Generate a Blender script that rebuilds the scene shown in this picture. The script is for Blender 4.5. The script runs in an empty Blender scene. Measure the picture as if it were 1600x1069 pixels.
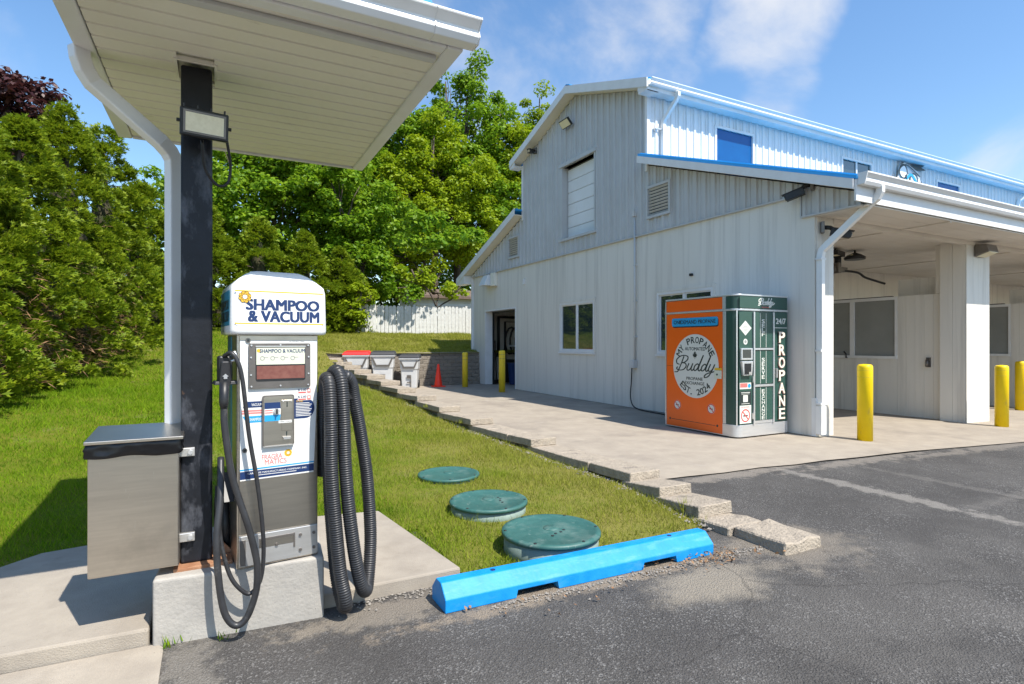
import bpy, bmesh, math, random
import numpy as np
from mathutils import Vector, Matrix, noise
random.seed(7); rng = np.random.default_rng(7)
SC = bpy.context.scene
COL = SC.collection
R = math.radians

# ------------------------------------------------------------------ camera
cam = bpy.data.cameras.new('camera'); camo = bpy.data.objects.new('camera', cam); COL.objects.link(camo)
camo.location = (0, 0, 1.5); camo.rotation_euler = (R(90), 0, R(-27.55))
cam.sensor_width = 36; cam.lens = 36*881.7/1600; cam.clip_start = .05; cam.clip_end = 3000
SC.camera = camo
# ------------------------------------------------------------------ world, sun, exposure
SUN_EL, SUN_AZ = R(55), math.atan2(.23, -.66)
W = bpy.data.worlds.new('World'); SC.world = W; W.use_nodes = True
nt = W.node_tree; nt.nodes.clear()
def wn(t, **k):
    n = nt.nodes.new(t)
    for a, b in k.items(): setattr(n, a, b)
    return n
L = nt.links.new
out = wn('ShaderNodeOutputWorld'); bg = wn('ShaderNodeBackground'); bg.inputs[1].default_value = .115
sky = wn('ShaderNodeTexSky', sky_type='NISHITA', sun_disc=False)
sky.sun_elevation = SUN_EL; sky.sun_rotation = SUN_AZ
sky.air_density = 1.15; sky.dust_density = .6; sky.ozone_density = 2.2; sky.altitude = 100
tc = wn('ShaderNodeTexCoord')
def vmath(op, a, b):
    n = wn('ShaderNodeVectorMath', operation=op)
    for i, v in enumerate((a, b)):
        if isinstance(v, tuple): n.inputs[i].default_value = v
        else: L(v, n.inputs[i])
    return n
def smath(op, a, b=0.0, clamp=False):
    n = wn('ShaderNodeMath', operation=op, use_clamp=clamp)
    for i, v in enumerate((a, b)):
        if isinstance(v, (int, float)): n.inputs[i].default_value = v
        else: L(v, n.inputs[i])
    return n.outputs[0]
def ramp(fac, lo, hi):
    n = wn('ShaderNodeMapRange', interpolation_type='SMOOTHSTEP'); L(fac, n.inputs[0])
    n.inputs[1].default_value = lo; n.inputs[2].default_value = hi
    return n.outputs[0]
DIR = tc.outputs['Generated']
n1 = wn('ShaderNodeTexNoise'); n1.inputs['Scale'].default_value = 3.6; n1.inputs['Detail'].default_value = 9; n1.inputs['Roughness'].default_value = .58; n1.inputs['Distortion'].default_value = .35
mp = wn('ShaderNodeMapping'); mp.inputs['Scale'].default_value = (1, 1, 1.15); mp.inputs['Location'].default_value = (.3, .1, 0); L(DIR, mp.inputs[0]); L(mp.outputs[0], n1.inputs['Vector'])
n2 = wn('ShaderNodeTexNoise'); n2.inputs['Scale'].default_value = 2.2; n2.inputs['Detail'].default_value = 5; L(DIR, n2.inputs['Vector'])
DD = vmath('NORMALIZE', vmath('ADD', DIR, vmath('SCALE', vmath('SUBTRACT', n2.outputs['Color'], (.5, .5, .5)).outputs[0], (0, 0, 0)).outputs[0]).outputs[0], (0, 0, 0))
for n_ in nt.nodes:
    if n_.type == 'VECT_MATH' and n_.operation == 'SCALE': n_.inputs['Scale'].default_value = .45
masks = None
def cdir(u, v):
    ca, sa = math.cos(math.atan(1690/881.7)), math.sin(math.atan(1690/881.7))
    r, d = (u-800)/881.7, (v-535)/881.7
    return Vector((ca+sa*r, sa-ca*r, -d)).normalized()
for (u, v, ang, amt) in [(840, 50, 14, .62), (1165, 30, 7.5, .95), (1610, 290, 9, .9), (880, 130, 7, .5), (1165, 155, 5, .6), (640, 30, 10, .6)]:
    d = vmath('DOT_PRODUCT', DD.outputs[0], tuple(cdir(u, v))).outputs['Value']
    m = smath('MULTIPLY', ramp(d, math.cos(R(ang)), math.cos(R(ang*.4))), amt)
    masks = m if masks is None else smath('MAXIMUM', masks, m)
fac = smath('MULTIPLY', ramp(smath('ADD', n1.outputs[0], smath('MULTIPLY', masks, .30)), .56, .98), .85)
mix = wn('ShaderNodeMixRGB'); L(fac, mix.inputs[0]); hs = wn('ShaderNodeHueSaturation'); hs.inputs['Saturation'].default_value = 1.16; hs.inputs['Value'].default_value = 1.32; L(sky.outputs[0], hs.inputs['Color']); L(hs.outputs[0], mix.inputs[1]); mix.inputs[2].default_value = (5.6, 5.65, 5.8, 1)
L(mix.outputs[0], bg.inputs[0]); L(bg.outputs[0], out.inputs[0])
sun = bpy.data.lights.new('sun', 'SUN'); sun.energy = 5.0; sun.angle = R(.5); sun.color = (1, .95, .87)
suno = bpy.data.objects.new('sun', sun); COL.objects.link(suno)
suno.rotation_euler = Vector((.23, -.66, 1)).to_track_quat('Z', 'Y').to_euler(); suno.location = (20, -30, 60)
SC.view_settings.view_transform = 'Standard'; SC.view_settings.look = 'None'; SC.view_settings.exposure = .55
SC.view_settings.gamma = 1; SC.view_settings.use_curve_mapping = False
SC.render.engine = 'CYCLES'; SC.cycles.max_bounces = 8; SC.cycles.transparent_max_bounces = 8; SC.cycles.use_denoising = True

# ------------------------------------------------------------------ materials
def mat(name, col, col2=None, rough=.6, metal=0., scale=8., detail=5., bump=0., bscale=None, spec=.5, lo=.35, hi=.65, stretch=None, trans=0., island=None, wear=None):
    """principled with noise-mixed colours and a noise bump in object space"""
    m = bpy.data.materials.new(name); m.use_nodes = True; t = m.node_tree; N = t.nodes; K = t.links.new
    p = N['Principled BSDF']; p.inputs['Roughness'].default_value = rough; p.inputs['Metallic'].default_value = metal
    p.inputs['Specular IOR Level'].default_value = spec
    c4 = lambda c: (c[0], c[1], c[2], 1)
    p.inputs['Base Color'].default_value = c4(col)
    co = N.new('ShaderNodeTexCoord'); vec = co.outputs['Object']
    if stretch:
        mpn = N.new('ShaderNodeMapping'); mpn.inputs['Scale'].default_value = stretch; K(vec, mpn.inputs[0]); vec = mpn.outputs[0]
    cur = None
    if col2 or bump:
        nz = N.new('ShaderNodeTexNoise'); nz.inputs['Scale'].default_value = scale; nz.inputs['Detail'].default_value = detail; nz.inputs['Roughness'].default_value = .62; K(vec, nz.inputs['Vector'])
    if col2:
        mr = N.new('ShaderNodeMapRange'); K(nz.outputs[0], mr.inputs[0]); mr.inputs[1].default_value = lo; mr.inputs[2].default_value = hi
        mx = N.new('ShaderNodeMixRGB'); K(mr.outputs[0], mx.inputs[0]); mx.inputs[1].default_value = c4(col); mx.inputs[2].default_value = c4(col2); cur = mx.outputs[0]
    if island:
        g = N.new('ShaderNodeNewGeometry'); cr = N.new('ShaderNodeValToRGB'); K(g.outputs['Random Per Island'], cr.inputs[0])
        els = cr.color_ramp.elements
        els[0].position = 0; els[0].color = c4(island[0]); els[1].position = 1; els[1].color = c4(island[-1])
        for i, c in enumerate(island[1:-1]):
            e = els.new((i+1)/(len(island)-1)); e.color = c4(c)
        if cur is None: cur = cr.outputs[0]
        else:
            mx2 = N.new('ShaderNodeMixRGB'); mx2.inputs[0].default_value = .6; K(cur, mx2.inputs[1]); K(cr.outputs[0], mx2.inputs[2]); cur = mx2.outputs[0]
    if wear:
        for (wc, wscale, wlo, whi, wst) in wear:
            wz = N.new('ShaderNodeTexNoise'); wz.inputs['Scale'].default_value = wscale; wz.inputs['Detail'].default_value = 8; wz.inputs['Roughness'].default_value = .65
            wm = N.new('ShaderNodeMapping'); wm.inputs['Scale'].default_value = wst; wm.inputs['Location'].default_value = (wscale*3.1, 1.7, .4); K(co.outputs['Object'], wm.inputs[0]); K(wm.outputs[0], wz.inputs['Vector'])
            wr = N.new('ShaderNodeMapRange'); K(wz.outputs[0], wr.inputs[0]); wr.inputs[1].default_value = wlo; wr.inputs[2].default_value = whi
            wx = N.new('ShaderNodeMixRGB'); K(wr.outputs[0], wx.inputs[0])
            if cur is None: wx.inputs[1].default_value = c4(col)
            else: K(cur, wx.inputs[1])
            wx.inputs[2].default_value = c4(wc); cur = wx.outputs[0]
    if cur is not None: K(cur, p.inputs['Base Color'])
    if bump:
        bz = nz
        if bscale:
            bz = N.new('ShaderNodeTexNoise'); bz.inputs['Scale'].default_value = bscale; bz.inputs['Detail'].default_value = 4; K(vec, bz.inputs['Vector'])
        b = N.new('ShaderNodeBump'); b.inputs['Strength'].default_value = bump; b.inputs['Distance'].default_value = .02; K(bz.outputs[0], b.inputs['Height']); K(b.outputs[0], p.inputs['Normal'])
    if trans:
        tr = N.new('ShaderNodeBsdfTranslucent'); ms = N.new('ShaderNodeMixShader'); ms.inputs[0].default_value = trans
        if cur is not None: K(cur, tr.inputs[0])
        else: tr.inputs[0].default_value = c4(col)
        K(p.outputs[0], ms.inputs[1]); K(tr.outputs[0], ms.inputs[2]); K(ms.outputs[0], N['Material Output'].inputs[0])
    return m

U3 = (1, 1, 1)
M = {}
def asphalt_mat():
    m = bpy.data.materials.new('asphalt'); m.use_nodes = True; t = m.node_tree; N = t.nodes; K = t.links.new; p = N['Principled BSDF']
    p.inputs['Roughness'].default_value = .92; p.inputs['Specular IOR Level'].default_value = .25
    co = N.new('ShaderNodeTexCoord').outputs['Object']
    def noise_(sc, det=6, rough=.6, st=None):
        n = N.new('ShaderNodeTexNoise'); n.inputs['Scale'].default_value = sc; n.inputs['Detail'].default_value = det; n.inputs['Roughness'].default_value = rough
        v = co
        if st: mm = N.new('ShaderNodeMapping'); mm.inputs['Scale'].default_value = st; K(co, mm.inputs[0]); v = mm.outputs[0]
        K(v, n.inputs['Vector']); return n.outputs[0]
    def rng_(x, a, b, lo=0., hi=1.):
        r = N.new('ShaderNodeMapRange'); r.interpolation_type = 'SMOOTHSTEP'; K(x, r.inputs[0])
        for k, q in zip((1, 2, 3, 4), (a, b, lo, hi)): r.inputs[k].default_value = q
        return r.outputs[0]
    def mul(a, b, op='MULTIPLY'):
        r = N.new('ShaderNodeMath'); r.operation = op
        for k, q in enumerate((a, b)):
            if isinstance(q, (int, float)): r.inputs[k].default_value = q
            else: K(q, r.inputs[k])
        return r.outputs[0]
    def mixc(f, a, b):
        r = N.new('ShaderNodeMixRGB'); K(f, r.inputs[0])
        for k, q in ((1, a), (2, b)):
            if isinstance(q, tuple): r.inputs[k].default_value = (*q, 1)
            else: K(q, r.inputs[k])
        return r.outputs[0]
    def stones(sc, lo, hi):
        v = N.new('ShaderNodeTexVoronoi'); v.inputs['Scale'].default_value = sc; K(co, v.inputs['Vector'])
        sp = N.new('ShaderNodeSeparateColor'); K(v.outputs['Color'], sp.inputs[0]); return rng_(sp.outputs[0], lo, hi), v.outputs['Distance']
    st1, d1 = stones(115, .80, .96); st2, d2 = stones(230, .70, .95)
    base = mixc(rng_(noise_(1.1, 8), .38, .68), (.062, .0575, .053), (.088, .082, .075))
    base = mixc(mul(st2, .4), base, (.19, .183, .172))
    base = mixc(mul(st1, mul(rng_(noise_(2.3, 5), .35, .6), .6)), base, (.25, .24, .225))
    def blob(cx, cy, rx, ry, amt, col, base, jag=.5, ns=4.):
        mp_ = N.new('ShaderNodeMapping'); mp_.vector_type = 'TEXTURE'; mp_.inputs['Location'].default_value = (cx, cy, 0); mp_.inputs['Scale'].default_value = (rx, ry, 1); K(co, mp_.inputs[0])
        l = N.new('ShaderNodeVectorMath'); l.operation = 'LENGTH'; K(mp_.outputs[0], l.inputs[0])
        f = mul(l.outputs['Value'], mul(mul(noise_(ns, 8, .68), .5, 'SUBTRACT'), jag*4), 'ADD')
        return mixc(mul(rng_(f, 1.15, .45), amt), base, col)
    # sandy dust: along the wheel stop, at the end of the block edging and streaks on the lot
    base = blob(2.75, 2.55, .55, .26, .85, (.27, .235, .185), base, .5, 3.)
    base = blob(2.1, 2.86, 1.4, .09, .75, (.28, .225, .165), base, .8, 8.)
    base = blob(3.75, 2.75, .6, .45, .6, (.25, .215, .17), base, .7, 4.)
    base = blob(.95, 3.1, .7, .16, .7, (.25, .215, .17), base, .8, 7.)
    base = blob(5.87, 3.3, .13, 1.5, .55, (.31, .285, .25), base, .9, 6.)
    base = blob(6.9, 3.1, .10, 1.3, .22, (.25, .23, .205), base, .9, 6.)
    base = blob(7.6, 2.6, 1.6, .10, .22, (.24, .22, .195), base, .9, 6.)
    base = blob(5.2, 4.5, 1.2, .16, .7, (.27, .235, .195), base, .9, 5.)
    base = blob(7.4, 4.3, 1.6, .15, .7, (.25, .22, .185), base, .9, 5.)
    base = blob(10.2, 4.05, 2.2, .16, .6, (.25, .22, .185), base, .9, 5.)
    base = blob(-.12, 3.0, .14, .5, .6, (.22, .2, .17), base, .9, 7.)
    base = blob(3.6, 1.9, 1.3, .7, .15, (.2, .185, .165), base, 1.0, 2.)
    base = mixc(mul(rng_(noise_(.55, 9, .7, (1, 2.2, 1)), .56, .74), .16), base, (.17, .16, .148))
    cr = N.new('ShaderNodeTexVoronoi'); cr.feature = 'DISTANCE_TO_EDGE'; cr.inputs['Scale'].default_value = .42
    nv = N.new('ShaderNodeTexNoise'); nv.inputs['Scale'].default_value = 2.2; nv.inputs['Detail'].default_value = 6; K(co, nv.inputs['Vector'])
    ad = N.new('ShaderNodeMixRGB'); ad.inputs[0].default_value = .22; K(co, ad.inputs[1]); K(nv.outputs['Color'], ad.inputs[2]); K(ad.outputs[0], cr.inputs['Vector'])
    base = mixc(mul(rng_(cr.outputs['Distance'], .004, .001), .3), base, (.018, .017, .016))
    K(base, p.inputs['Base Color'])
    b = N.new('ShaderNodeBump'); b.inputs['Strength'].default_value = .85; b.inputs['Distance'].default_value = .008; K(mul(d1, mul(noise_(60, 6), 1.6), 'ADD'), b.inputs['Height']); K(b.outputs[0], p.inputs['Normal'])
    return m
M['asphalt'] = asphalt_mat()
M['concrete'] = mat('concrete', (.365, .315, .25), (.305, .262, .21), .9, scale=3, detail=9, bump=.25, bscale=120, spec=.2,
    wear=[((.21, .18, .15), .9, .52, .8, U3), ((.16, .14, .12), 110, .62, .74, U3), ((.38, .335, .285), 2.3, .6, .8, U3)])
M['slab'] = mat('slab_concrete', (.37, .325, .265), (.3, .262, .215), .9, scale=4, detail=9, bump=.25, bscale=140, spec=.2,
    wear=[((.22, .185, .145), 1.5, .55, .78, U3), ((.15, .13, .11), 90, .64, .74, U3)])
M['plinth'] = mat('cast_concrete', (.40, .375, .335), (.33, .31, .28), .88, scale=6, detail=8, bump=.2, bscale=60, spec=.2,
    wear=[((.12, .115, .11), 38, .70, .73, U3), ((.3, .285, .26), 2.2, .6, .8, (1, 1, .4))])
M['cap'] = mat('cast_stone', (.40, .34, .265), (.31, .265, .21), .92, scale=14, detail=8, bump=.9, bscale=45, spec=.15,
    wear=[((.17, .15, .13), 5, .56, .75, U3)])
M['block'] = mat('split_block', (.29, .255, .21), (.19, .165, .135), .95, scale=16, detail=8, bump=1.2, bscale=30, spec=.1, island=[(.33, .29, .24), (.22, .19, .155), (.27, .235, .19)])
M['lawn'] = mat('lawn_soil', (.085, .125, .008), (.14, .14, .018), .95, scale=2.5, detail=9, bump=.5, bscale=60, spec=.1, wear=[((.2, .17, .08), 1.2, .58, .78, U3)])
M['soil'] = mat('soil', (.16, .12, .08), (.25, .19, .13), .95, scale=30, bump=.8)
M['grass'] = mat('grass_blade', (.105, .225, .006), (.17, .27, .010), .75, scale=.9, detail=8, trans=.35, island=[(.045, .12, .004), (.15, .28, .008), (.30, .38, .02), (.10, .21, .005)], spec=.08,
    wear=[((.05, .13, .005), 1.7, .56, .72, (1, 1, 0)), ((.30, .29, .03), 2.6, .60, .76, (1, 1, 0))])
def dry_side(m, col):
    t = m.node_tree; N = t.nodes; K = t.links.new; p = N['Principled BSDF']; src = p.inputs['Base Color'].links[0].from_socket
    co = N.new('ShaderNodeTexCoord'); sp = N.new('ShaderNodeSeparateXYZ'); K(co.outputs['Object'], sp.inputs[0])
    nz = N.new('ShaderNodeTexNoise'); nz.inputs['Scale'].default_value = 1.5; nz.inputs['Detail'].default_value = 9; nz.inputs['Roughness'].default_value = .7; K(co.outputs['Object'], nz.inputs['Vector'])
    a = N.new('ShaderNodeMath'); a.operation = 'MULTIPLY_ADD'; K(nz.outputs[0], a.inputs[0]); a.inputs[1].default_value = 6.0; K(sp.outputs[0], a.inputs[2])
    r = N.new('ShaderNodeMapRange'); r.interpolation_type = 'SMOOTHSTEP'; K(a.outputs[0], r.inputs[0]); r.inputs[1].default_value = 3.2; r.inputs[2].default_value = 6.6; r.inputs[4].default_value = .62
    x = N.new('ShaderNodeMixRGB'); K(r.outputs[0], x.inputs[0]); K(src, x.inputs[1]); x.inputs[2].default_value = (*col, 1); K(x.outputs[0], p.inputs['Base Color'])
    for n in N:
        if n.type == 'BSDF_TRANSLUCENT': K(x.outputs[0], n.inputs[0])
dry_side(M['grass'], (.335, .30, .06)); dry_side(M['lawn'], (.22, .185, .06))
M['white_metal'] = mat('white_painted_metal', (.74, .75, .75), (.70, .70, .68), .42, scale=1.5, detail=6, spec=.45, wear=[((.55, .54, .5), 2.5, .62, .85, (1, 1, .25))])
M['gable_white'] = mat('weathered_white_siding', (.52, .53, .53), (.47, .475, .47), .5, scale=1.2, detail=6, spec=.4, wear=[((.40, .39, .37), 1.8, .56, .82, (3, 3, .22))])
M['panel'] = mat('white_wall_panel', (.74, .705, .635), (.69, .655, .585), .48, scale=1.0, detail=6, spec=.4, bump=.08, bscale=9, stretch=(1, 1, .12), wear=[((.56, .53, .475), 1.6, .50, .72, (4, 4, .16)), ((.40, .365, .31), 2.6, .66, .80, (6, 6, .22)), ((.36, .33, .28), 30, .70, .76, U3)])
M['trim'] = mat('trim_white', (.76, .76, .75), (.7, .69, .67), .4, scale=3, spec=.45)
M['soffit'] = mat('cream_soffit', (.80, .765, .655), (.76, .72, .61), .5, scale=2, detail=6, spec=.35, wear=[((.42, .37, .29), 3.2, .64, .85, (1, 4, 1))])
M['ceil'] = mat('bay_ceiling', (.74, .69, .62), (.66, .61, .54), .6, scale=1.2, detail=7, spec=.3)
M['roof'] = mat('blue_roof', (.02, .27, .62), (.025, .31, .68), .38, scale=2, spec=.5)
M['blue_board'] = mat('blue_board', (.0, .08, .25), (.0, .095, .28), .4, scale=2, spec=.4)
M['blue_paint'] = mat('blue_paint', (.0, .225, .60), (.01, .27, .66), .5, scale=9, bump=.06, bscale=40, spec=.4,
    wear=[((.10, .34, .62), 4, .52, .78, (1, 6, 3)), ((.10, .10, .11), 14, .68, .74, (1, 3, 1)), ((.03, .11, .27), 20, .70, .78, U3)])
M['yellow'] = mat('yellow_sleeve', (.85, .60, .0), (.8, .55, .0), .45, scale=4, spec=.4, wear=[((.62, .43, .05), 7, .58, .75, (1, 1, .5)), ((.22, .17, .08), 16, .68, .73, (1, 1, .35))])
M['yellow_old'] = mat('yellow_paint_old', (.78, .58, .02), (.70, .51, .03), .55, scale=6, wear=[((.25, .17, .05), 12, .66, .75, (1, 1, .6))])
M['steel'] = mat('stainless', (.58, .53, .46), (.5, .455, .395), .33, 1., scale=3, detail=7, stretch=(1, 1, 14), bump=.03, bscale=60, wear=[((.36, .33, .29), 2.5, .58, .85, U3), ((.60, .57, .52), 30, .66, .72, (1.2, 1, .22)), ((.50, .47, .42), 1.3, .5, .8, (1, 1, .4))])
M['steel_bright'] = mat('bright_stainless', (.70, .69, .67), (.62, .61, .59), .35, .75, scale=4, stretch=(1, 1, 12))
M['alu'] = mat('aluminium', (.72, .72, .72), (.66, .66, .66), .38, .7, scale=6, stretch=(1, 1, 8))
M['post'] = mat('black_post_paint', (.008, .009, .012), (.014, .016, .022), .45, scale=9, detail=8, bump=.15, spec=.3, wear=[((.085, .09, .105), 9, .54, .70, (1, 1, .45)), ((.14, .075, .04), 10, .66, .76, U3), ((.15, .16, .18), 3.2, .66, .70, (1, 1, 2.0))])
M['rust'] = mat('rusty_plate', (.26, .115, .055), (.38, .2, .11), .8, scale=14, detail=8, bump=.4)
M['black'] = mat('black_plastic', (.013, .013, .014), (.02, .02, .021), .42, scale=20, spec=.45)
M['rubber'] = mat('black_hose', (.02, .02, .022), (.032, .032, .034), .42, scale=10, spec=.5, wear=[((.10, .095, .09), 9, .62, .8, U3)])
M['bag'] = mat('bin_liner', (.006, .006, .007), rough=.3, spec=.35)
M['white_gloss'] = mat('white_plastic', (.82, .82, .80), (.78, .775, .75), .3, scale=5, spec=.5)
M['decal_white'] = mat('decal_white', (.76, .755, .72), (.72, .71, .67), .42, scale=6)
M['navy'] = mat('navy_print', (.012, .035, .12), rough=.4)
M['cyan'] = mat('cyan_print', (.02, .32, .62), rough=.4)
M['teal_side'] = mat('teal_stripe', (.03, .22, .33), rough=.4)
M['gold'] = mat('gold_print', (.78, .45, .03), rough=.45)
M['red'] = mat('red_print', (.62, .06, .05), rough=.45)
M['pink'] = mat('faded_red_print', (.62, .22, .2), rough=.5)
M['coral'] = mat('coral_print', (.66, .16, .14), rough=.5)
M['screen_red'] = mat('dead_display', (.17, .06, .05), (.22, .09, .07), .25, scale=30)
M['cream'] = mat('cream_print', (.62, .63, .5), rough=.4)
M['grey_print'] = mat('grey_print', (.3, .3, .28), rough=.5)
M['bronze'] = mat('bezel_steel', (.2, .18, .165), (.165, .15, .135), .42, .6, scale=9)
M['orange'] = mat('orange_wrap', (.88, .135, .010), (.84, .125, .009), .3, scale=2, spec=.5)
M['dgreen'] = mat('dark_green_wrap', (.028, .075, .058), (.033, .085, .066), .3, scale=2, spec=.5)
M['offwhite'] = mat('offwhite_print', (.66, .66, .6), rough=.4)
M['ink'] = mat('ink_print', (.02, .03, .03), rough=.4)
M['letter'] = mat('letter_face', (.82, .72, .6), rough=.35)
M['glass'] = mat('window_glass', (.03, .045, .045), rough=.02, spec=.9)
M['glass'].node_tree.nodes['Principled BSDF'].inputs['IOR'].default_value = 1.75
M['frosted'] = mat('frosted_pane', (.27, .275, .255), (.235, .24, .22), .22, scale=1.5, spec=.5)
M['dark'] = mat('dark_interior', (.12, .12, .115), (.09, .09, .088), .8, scale=3)
M['lid_green'] = mat('green_lid', (.028, .10, .086), (.04, .125, .108), .5, scale=12, detail=8, bump=.12, wear=[((.16, .23, .20), 4, .52, .80, U3), ((.20, .25, .22), 22, .62, .72, U3)])
M['riser'] = mat('pvc_riser', (.24, .31, .27), (.19, .25, .215), .6, scale=9, wear=[((.13, .14, .1), 6, .58, .8, (1, 1, 2))])
M['cart'] = mat('grey_cart_plastic', (.58, .58, .57), (.53, .53, .52), .5, scale=4)
M['cart_lid_dark'] = mat('charcoal_lid', (.03, .03, .032), rough=.55)
M['cart_red'] = mat('red_lid', (.72, .02, .015), rough=.45)
M['cone'] = mat('cone_orange', (.95, .04, .01), (.88, .035, .01), .5, scale=6)
M['lens'] = mat('lamp_lens', (.84, .77, .56), (.76, .69, .48), .3, scale=50)
M['picket'] = mat('white_picket', (.60, .60, .57), (.5, .49, .45), .7, scale=9, wear=[((.4, .37, .31), 7, .64, .8, (1, 1, .3))])
M['shed_wall'] = mat('shed_siding', (.62, .63, .62), (.55, .56, .55), .6, scale=3)
M['shed_roof'] = mat('shed_shingle', (.16, .11, .085), (.11, .08, .065), .9, scale=9, bump=.4)
M['bark'] = mat('bark', (.12, .09, .065), (.06, .045, .035), .95, scale=9, bump=.8, stretch=(1, 1, .25))
M['cedar'] = mat('cedar_spray', (.13, .21, .012), (.23, .30, .015), .55, scale=.9, detail=4, trans=.42, spec=.25, island=[(.05, .11, .009), (.19, .28, .012), (.36, .41, .018), (.11, .19, .010)], wear=[((.10, .07, .035), 2.2, .66, .78, U3)])
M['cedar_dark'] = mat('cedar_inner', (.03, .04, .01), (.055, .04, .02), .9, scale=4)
M['leaf'] = mat('maple_leaf', (.095, .20, .010), (.17, .29, .014), .5, scale=.5, detail=3, trans=.46, spec=.3, island=[(.085, .20, .010), (.20, .36, .014), (.34, .47, .020), (.14, .28, .010)])
M['leaf_yellow'] = mat('locust_leaf', (.20, .30, .008), (.29, .37, .012), .5, scale=.5, detail=3, trans=.46, spec=.3, island=[(.15, .26, .008), (.40, .48, .014), (.33, .42, .012), (.18, .30, .008)], wear=[((.15, .09, .035), 1.0, .69, .76, U3)])
M['leaf_purple'] = mat('purple_leaf', (.06, .018, .02), (.09, .03, .025), .5, scale=1, trans=.3, island=[(.05, .015, .018), (.09, .03, .025)])
M['dry'] = mat('dry_leaf', (.25, .13, .06), (.34, .2, .1), .8, scale=9, trans=.2, island=[(.25, .12, .05), (.4, .25, .13), (.18, .09, .05)])
M['pebble'] = mat('pebble', (.32, .29, .25), (.22, .2, .17), .9, scale=9, island=[(.38, .34, .29), (.2, .18, .16), (.28, .25, .21)])
M['terracotta'] = mat('patch_concrete', (.25, .225, .195), (.18, .165, .145), .95, scale=7, detail=9, bump=.5, bscale=90)

# ------------------------------------------------------------------ builders
ORG = {}
def root_org(p):
    while p is not None:
        if p.name in ORG: return ORG[p.name]
        p = p.parent
    return Vector((0, 0, 0))
def tag(o, label=None, cat=None, group=None, kind=None):
    if label: o['label'] = label
    if cat: o['category'] = cat
    if group: o['group'] = group
    if kind: o['kind'] = kind
    return o
def thing(name, label, cat, loc, rz=0., group=None, world=True):
    """Empty at the thing's base. world=True: its parts are given in world coordinates; False: in its own frame."""
    o = bpy.data.objects.new(name, None); COL.objects.link(o); o.empty_display_size = .1
    o.location = loc; o.rotation_euler = (0, 0, rz)
    if world: ORG[o.name] = Vector(loc)
    return tag(o, label, cat, group)
def link(name, me, parent=None):
    o = bpy.data.objects.new(name, me); COL.objects.link(o); o.parent = parent
    return o
def copy_tree(o, parent=None):
    c = o.copy(); COL.objects.link(c); c.parent = parent
    for ch in list(o.children): copy_tree(ch, c)
    return c

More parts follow.
